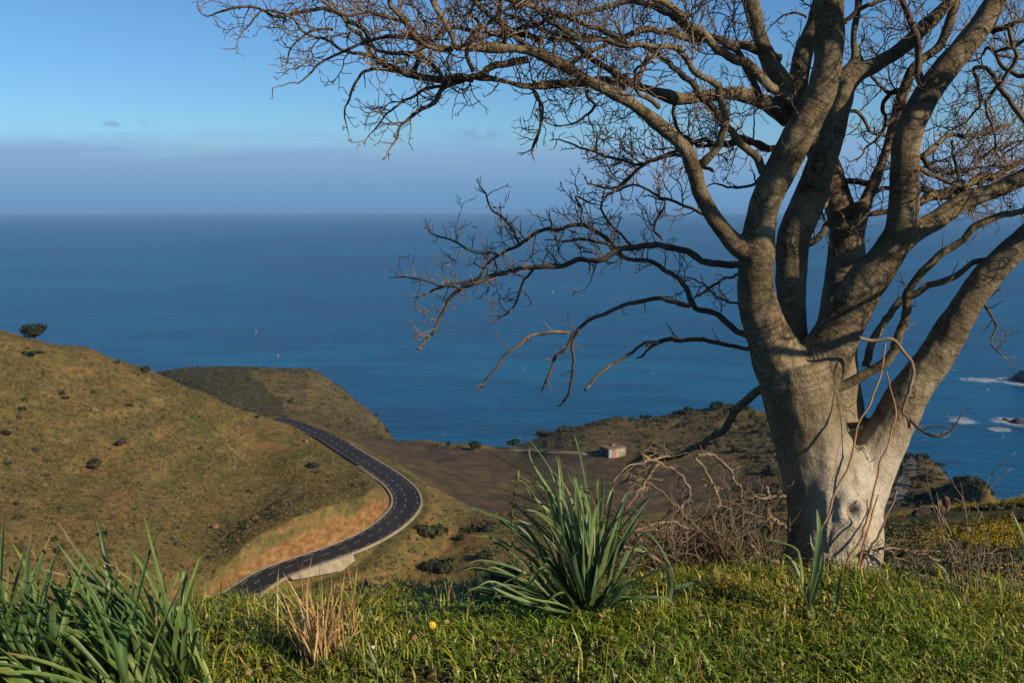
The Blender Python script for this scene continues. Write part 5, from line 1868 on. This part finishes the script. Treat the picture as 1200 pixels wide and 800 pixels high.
branch(zz([(680, 590), (660, 640), (665, 700), (652, 780), (625, 830)], *Z5, 4.95, 5.12, 1.98, 1.5), 0.75, tl=(0.03, 0.09), depth=1, up=-0.02)
branch(zz([(1250, 650), (1200, 640), (1120, 620), (1040, 620), (940, 630)], *Z5, 4.76, 5.12, 2.32, 2.8), 0.38, tl=(0.03, 0.1), depth=1)
branch(zz([(950, 632), (910, 632), (870, 655), (800, 705), (740, 740), (705, 792)], *Z5, 4.96, 5.04, 2.24, 1.8), 0.25, tl=(0.02, 0.06), depth=1, mat=M_DEAD)
branch(zz([(950, 632), (910, 660), (872, 682)], *Z5, 4.96, 5.12, 1.55, 1.1), 0.00)
branch(zz([(1130, 235), (1070, 192), (1000, 165), (950, 150), (870, 108), (800, 122)], *Z5, 4.87, 5.22, 2.06, 1.3), 1.25, tl=(0.06, 0.18))
branch(zz([(1130, 60), (1080, 40), (1000, 2), (900, 42), (850, 82), (800, 112), (740, 110)], *Z5, 5.00, 5.32, 2.15, 1.2), 1.38, tl=(0.06, 0.18))
branch(zz([(960, 290), (930, 250), (970, 170), (940, 150)], *Z5, 5.05, 5.22, 1.55, 1.1), 1.00, tl=(0.05, 0.15))
branch(zz([(1220, 400), (1150, 430), (1080, 480)], *Z5, 4.78, 5.32, 1.72, 1.4), 0.62, tl=(0.04, 0.12), depth=1)
branch(zz([(1230, 500), (1160, 490), (1110, 440), (1060, 420)], *Z5, 4.80, 5.37, 1.55, 1.1), 0.88, tl=(0.04, 0.12))
# right-hand tangle and thin stems through the fork
branch(zz([(560, 640), (600, 630), (700, 580), (765, 515), (800, 400), (820, 310), (870, 240), (960, 170), (1060, 85), (1200, 50), (1300, 20)], *ZB, 4.72, 4.4, 6.2, 3.4), 0.35, tl=(0.05, 0.16))
branch(zz([(670, 570), (690, 480), (760, 380), (830, 330), (950, 280), (1020, 235), (1090, 210)], *ZB, 4.72, 4.65, 5, 3), 0.4, tl=(0.04, 0.14), t0=0.4)
branch(zz([(650, 472), (700, 476), (770, 480), (820, 550), (830, 620), (800, 690), (790, 715), (815, 735), (820, 770)], *ZB, 4.45, 4.5, 2.2, 1.6), 0.25, tl=(0.03, 0.08), depth=1, mat=M_DEAD, t0=0.6)
branch(zz([(800, 720), (850, 780), (900, 800), (950, 790), (985, 740)], *ZB, 4.5, 4.4, 2.2, 0.7), 0.9, tl=(0.03, 0.09), depth=1)
branch(zz([(430, 850), (510, 790), (560, 740), (640, 680), (740, 630), (800, 600), (860, 560)], *ZA, 5.0, 4.95, 4.5, 1.8), 0.5)
branch(zz([(560, 720), (640, 710), (740, 705), (800, 690)], *ZA, 5.0, 5.05, 4, 2.6), 0.3)
branch(zz([(700, 610), (660, 605), (620, 608), (560, 640), (540, 680)], *ZA, 5.1, 5.05, 4, 3), 0.3)
branch(zz([(850, 680), (890, 655), (950, 660), (1050, 600), (1120, 575), (1200, 540), (1300, 500)], *ZA, 4.9, 5.1, 5, 3), 0.8)
branch(zz([(860, 630), (920, 640), (1000, 640), (1080, 600), (1140, 590)], *ZA, 5.0, 5.1, 4, 1.6), 0.7)
branch(zz([(860, 530), (900, 490), (950, 460), (1030, 445), (1100, 440), (1150, 420), (1190, 380)], *ZA, 4.85, 5.0, 3.4, 1.4), 0.65)
branch(zz([(860, 520), (880, 560), (960, 580), (1020, 560), (1100, 500), (1200, 470)], *ZA, 4.85, 5.1, 3.2, 1.4), 0.7)
branch(zz([(1240, 420), (1180, 380), (1130, 300), (1090, 240), (1030, 230), (1050, 280), (1060, 350), (1020, 400)], *ZA, 4.7, 4.9, 3.6, 1.3), 0.65)
branch(zz([(1260, 260), (1200, 260), (1130, 230), (1080, 160), (1060, 180)], *ZA, 4.6, 4.8, 3.4, 1.4), 0.65)
branch(zz([(1090, 110), (1140, 90), (1180, 70), (1260, 60)], *ZA, 4.5, 4.4, 3.6, 2.4), 0.7)
branch(zz([(1240, 100), (1170, 150), (1100, 180), (1180, 200), (1240, 190)], *ZA, 4.6, 4.9, 2.6, 1.3), 0.7)
branch(zz([(960, 470), (965, 540), (975, 600), (1000, 640)], *ZA, 4.9, 4.95, 2, 1.2), 0.9)
branch(zz([(850, 560), (930, 600), (1040, 650), (1060, 600), (1110, 540), (1190, 480)], *ZA, 4.85, 5.15, 2.8, 1.2), 0.7)
branch(zz([(880, 335), (850, 265), (845, 180), (820, 60), (790, 0), (770, -50)], *ZA, 4.47, 4.36, 5, 3), 0.6)
branch(zz([(600, 380), (650, 400), (700, 440), (760, 460)], *ZA, 4.8, 4.9, 2.6, 1.3), 0.8)
branch(zz([(820, 300), (760, 310), (735, 350), (740, 420), (700, 470)], *ZA, 4.9, 4.95, 3.2, 1.4), 0.9)
branch(zz([(820, 300), (750, 310), (700, 270), (660, 200)], *ZA, 4.9, 4.9, 3, 1.4), 0.5)
branch(zz([(600, 80), (650, 30), (720, 0), (780, -40)], *ZA, 4.4, 4.3, 3, 2), 0.5)
branch(zz([(470, 60), (420, 45), (380, 60), (350, 85)], *ZA, 4.5, 4.6, 1.6, 0.65), 0.8, tl=(0.05, 0.12))
branch(zz([(320, 590), (280, 620), (220, 630), (180, 615)], *ZA, 4.6, 4.65, 2.2, 1.3), 0.8, tl=(0.04, 0.12))
branch(zz([(350, 500), (280, 470), (200, 480), (120, 490), (60, 460)], *ZA, 4.6, 4.75, 4, 1.6), 0.9)
branch(zz([(320, 340), (260, 200), (180, 130), (90, 90), (20, 50), (-40, 20)], *ZA, 4.55, 4.35, 4.4, 2.4), 0.6)
branch(zz([(1150, 10), (1165, 130), (1080, 250), (1110, 400)], 780, 30, 2.857, 4.4, 4.8, 2.6, 1.2), 0.65)
branch(zz([(1040, 960), (1080, 1040), (1110, 1090), (1090, 1150), (1130, 1190)], 780, 0, 2.857, 4.7, 4.6, 2.2, 0.7), 1.0, tl=(0.04, 0.12))
# crown out of the frame above and to the right, that throws the shade bands on the stems
for (x0, y0, d0, x1, y1, d1, r) in [(1188, -60, 4.3, 1330, -230, 3.9, 8), (1270, 225, 4.46, 1500, 60, 3.9, 9), (1260, 170, 4.44, 1450, -40, 4.0, 6), (1215, 268, 4.5, 1420, 180, 3.7, 7), (962, -60, 4.2, 1080, -260, 3.8, 9),
                                    (948, -120, 4.16, 820, -250, 4.0, 6), (868, -50, 4.84, 760, -170, 4.6, 6), (1135, -35, 4.5, 1230, -170, 4.2, 5), (1188, -60, 4.3, 1120, -240, 4.1, 6), (1330, -100, 3.9, 1460, -260, 3.6, 6)]:
    mx, my = (x0 + x1) / 2 + random.uniform(-25, 25), (y0 + y1) / 2 + random.uniform(-20, 20)
    branch([(x0, y0, r, d0), (mx, my, r * 0.75, (d0 + d1) / 2), (x1, y1, r * 0.4, d1)], 0.2, tl=(0.12, 0.35), t0=0.2)
def bough3(pts, r0, r1, dens=0.35):
    p = spline(np.array(pts, float), 8)
    r = np.linspace(r0, r1, len(p))
    NB[0] += 1
    wig = np.array([[mnoise.noise(Vector((k_ * 0.5, NB[0] * 3.3, a_))) for a_ in range(3)] for k_ in range(len(p))]) * 0.03
    wig[0] = 0
    p = p + wig
    m = MB(); tube(m, p, r, 10)
    o = m.build('branch', M_BARK, tree)
    tm = MB()
    for k_ in range(3, len(p)):
        for _ in range(2):
            if random.random() < dens:
                v = np.array((random.gauss(0, 1), random.gauss(0, 1), random.gauss(0.3, 1)))
                twig(tm, p[k_], nrm(v + (p[k_] - p[k_ - 1]) * 3), random.uniform(0.12, 0.5), 0.0045, 2)
    if len(tm.v) >= 8:
        tm.build('twigs', M_TWIG, o)


SE, RE = P(1268, 226, 4.46), P(1258, 171, 4.44)
bough3([SE, (2.62, 3.95, 2.0), (2.55, 3.4, 2.45), (2.4, 3.0, 3.0), (2.2, 2.6, 3.6)], 0.036, 0.012)
bough3([SE, (2.78, 3.8, 1.75), (2.72, 3.3, 1.95), (2.55, 2.8, 2.35)], 0.028, 0.010)
bough3([RE, (2.9, 4.0, 2.5), (2.7, 3.5, 3.1), (2.3, 3.2, 3.7), (1.9, 3.0, 4.2)], 0.034, 0.012)
bough3([(2.55, 3.4, 2.45), (2.3, 3.5, 2.95), (1.95, 3.35, 3.4), (1.5, 3.3, 3.9)], 0.024, 0.010)
bough3([(2.62, 3.95, 2.0), (2.95, 3.5, 2.3), (3.1, 3.1, 2.9), (3.1, 2.7, 3.5)], 0.024, 0.010)
bough3([RE, (2.6, 4.1, 2.35), (2.35, 3.8, 2.75), (2.3, 3.4, 3.3), (2.5, 2.9, 3.9)], 0.026, 0.010)

# the dead low bough going down into the brush
branch(zz([(360, -30), (300, 2), (240, 50), (200, 122), (170, 142), (80, 190), (0, 216), (-80, 212), (-160, 280)], *ZC, 4.7, 5.35, 5.4, 2.4), 0.2, tl=(0.03, 0.1), depth=1, t0=0.4)
# suckers and canes up against the trunk
for pts, r, mt in [([(476, 612), (500, 520), (540, 420), (585, 300), (620, 215), (650, 100), (700, 10), (722, -80), (738, -170)], 1.7, M_CANE), ([(600, 600), (640, 500), (680, 400), (705, 310), (720, 250), (745, 160), (768, 90), (765, 20), (735, -70)], 1.5, M_CANE),
                   ([(640, 600), (665, 500), (690, 420), (712, 340)], 1.4, M_CANE), ([(625, 615), (660, 560), (700, 490), (740, 400), (778, 328)], 1.9, M_DEAD)]:
    branch(zz(pts, *ZC, 4.40, 4.46, r, r * 0.6), 0.12, tl=(0.02, 0.07), depth=0, mat=mt, name='sucker')

# ------------------------------------------------------------------ dead brush beside the trunk
bb = P(800, 640, 4.95)
brush = empty('dead_brush', tuple(bb))
tag(brush, 'tangled heap of dead branches and straw coloured twigs left of the trunk', 'dead brush')
ZD = (500, 450, 2.857)


def dead(pts, d0, d1, r0, r1, mat=M_DEAD, dens=0.5, par=None, tl=(0.04, 0.14)):
    p, r = tr(zz(pts, *ZD, d0 - 0.16, d1 - 0.16, r0 * 0.52, r1 * 0.52))
    L_ = np.arange(len(p))
    p = p + np.array([[mnoise.noise(Vector((q * 0.45, r0 * 7 + pts[0][0], k))) for k in range(3)] for q in L_]) * 0.016
    m = MB(); tube(m, p, r * (1 + 0.12 * np.sin(np.arange(len(r)) * 1.7)), 7)
    o = m.build('dead_branch', mat, par or brush)
    tm = MB()
    for k in range(2, len(p)):
        if random.random() < dens:
            v = np.array((random.gauss(0, 1), random.gauss(0, 1), random.gauss(0.2, 1)))
            twig(tm, p[k], nrm(v), random.uniform(*tl), min(r[k] * 0.6, 0.0028), 1, 0.02, 0.4, 0.5)
    if len(tm.v) >= 8:
        tm.build('twigs', M_DEAD, o)


for pts, d0, d1, r0, r1 in [([(715, 235), (800, 270), (850, 310), (880, 370), (850, 420), (880, 460), (960, 490), (1010, 520), (1035, 560)], 4.8, 4.85, 3.5, 4.6),
                            ([(900, 240), (950, 235), (1000, 270), (1040, 330), (1060, 400), (1055, 470), (1050, 580)], 4.85, 4.9, 3.4, 3.8),
                            ([(780, 262), (730, 330), (700, 375), (665, 420)], 4.8, 4.75, 3.4, 2.4), ([(620, 322), (680, 275), (740, 252), (830, 240)], 4.7, 4.85, 2.2, 2.8),
                            ([(690, 492), (760, 468), (830, 462), (875, 485)], 4.7, 4.7, 3, 2.4), ([(660, 548), (722, 548), (705, 502), (770, 490), (830, 470)], 4.65, 4.75, 3.2, 2),
                            ([(900, 240), (940, 300), (970, 352), (1000, 345), (1040, 352)], 4.85, 4.9, 3, 2), ([(1105, 465), (1150, 450), (1180, 462), (1215, 490)], 4.75, 4.7, 5, 4.5),
                            ([(1140, 345), (1142, 400), (1148, 470), (1150, 520)], 4.85, 4.85, 6, 6.5), ([(1090, 380), (1150, 380), (1200, 378)], 4.8, 4.8, 3.5, 3.5),
                            ([(790, 320), (700, 325), (760, 340), (850, 420)], 4.8, 4.8, 1.8, 1.6), ([(960, 340), (980, 400), (960, 460), (1000, 580)], 4.85, 4.8, 3, 3.4),
                            ([(880, 460), (920, 480), (1020, 480), (1090, 540)], 4.9, 4.85, 3, 3), ([(700, 560), (800, 520), (900, 530), (1000, 570)], 4.9, 4.9, 3.2, 3), ([(1060, 480), (1100, 560), (1180, 600)], 4.85, 4.8, 5, 5),
                            ([(650, 330), (720, 290), (770, 250), (800, 230)], 4.9, 4.9, 2.4, 1.6), ([(750, 560), (780, 470), (840, 400), (860, 330)], 4.95, 4.9, 2.6, 1.8), ([(900, 600), (920, 500), (990, 420), (1080, 360)], 4.95, 5.0, 3, 2)]:
    dead(pts, d0, d1, r0, r1)
tm = MB()
for k in range(170):
    x = random.uniform(725, 905)
    s_ = P(x, 660, random.uniform(4.45, 4.85)); s_[2] = bank_z(s_[0:1], s_[1:2])[0] - 0.01
    d = nrm(np.array((random.gauss(-0.1, 0.55), random.gauss(0, 0.4), random.uniform(0.3, 1.0))))
    twig(tm, s_, d, random.uniform(0.2, 0.52), random.uniform(0.0017, 0.003), 1 if random.random() < 0.5 else 0, -0.01, 0.16, 0.25)
tm.build('straw_twigs', M_DEAD, brush)
tm = MB()  # near-black twigs added to stand for the deep shadow inside the brush
for k in range(150):
    x = random.uniform(720, 905)
    s_ = P(x, 660, random.uniform(4.6, 5.0)); s_[2] = bank_z(s_[0:1], s_[1:2])[0] - 0.01
    twig(tm, s_, nrm(np.array((random.gauss(-0.1, 0.7), random.gauss(0, 0.4), random.uniform(0.3, 1.0)))), random.uniform(0.2, 0.5), random.uniform(0.002, 0.0036), 1, -0.02, 0.25, 0.4)
tm.build('shade_twigs', simple('brush_shade_twig', (0.02, 0.014, 0.01), (0.06, 0.042, 0.028), 9, 0.85), brush)
# dead limb lying to the right of the trunk
fb = P(1060, 650, 4.75)
fl = empty('fallen_branch', tuple(fb))
tag(fl, 'dark dead branch lying along the bank edge right of the trunk', 'dead branch')
for pts, r0, r1 in [([(1520, 545), (1600, 552), (1660, 566), (1720, 592), (1790, 600)], 3.6, 2.4), ([(1600, 550), (1680, 560), (1760, 560), (1830, 575), (1900, 560), (1960, 540)], 2.4, 1.2), ([(1500, 560), (1560, 530), (1640, 520), (1700, 530)], 2.0, 1.0),
                    ([(1540, 560), (1600, 590), (1650, 600)], 2, 1.4)]:
    dead(pts, 4.62, 4.6, r0, r1, M_TWIG if r0 > 3 else M_DEAD, 0.7, fl, (0.04, 0.12))

# ------------------------------------------------------------------ camera and render settings
cd = bpy.data.cameras.new('camera')
cd.sensor_width = 36
cd.lens = 36 * FPX / 1200
cd.clip_start = 0.05
cd.clip_end = 120000
cd.dof.use_dof = True
cd.dof.focus_distance = 4.45
cd.dof.aperture_fstop = 6.8
co = bpy.data.objects.new('camera', cd)
co.location = tuple(CAM)
co.rotation_euler = (math.pi / 2 - TH, 0, 0)
COL.objects.link(co)
scn.camera = co
vs = scn.view_settings
vs.view_transform = 'Standard'
vs.look = 'None'
vs.exposure = 0.38
vs.gamma = 1.0
scn.render.engine = 'CYCLES'
scn.cycles.use_denoising = True
scn.cycles.max_bounces = 6
scn.cycles.volume_bounces = 0
scn.cycles.transparent_max_bounces = 8
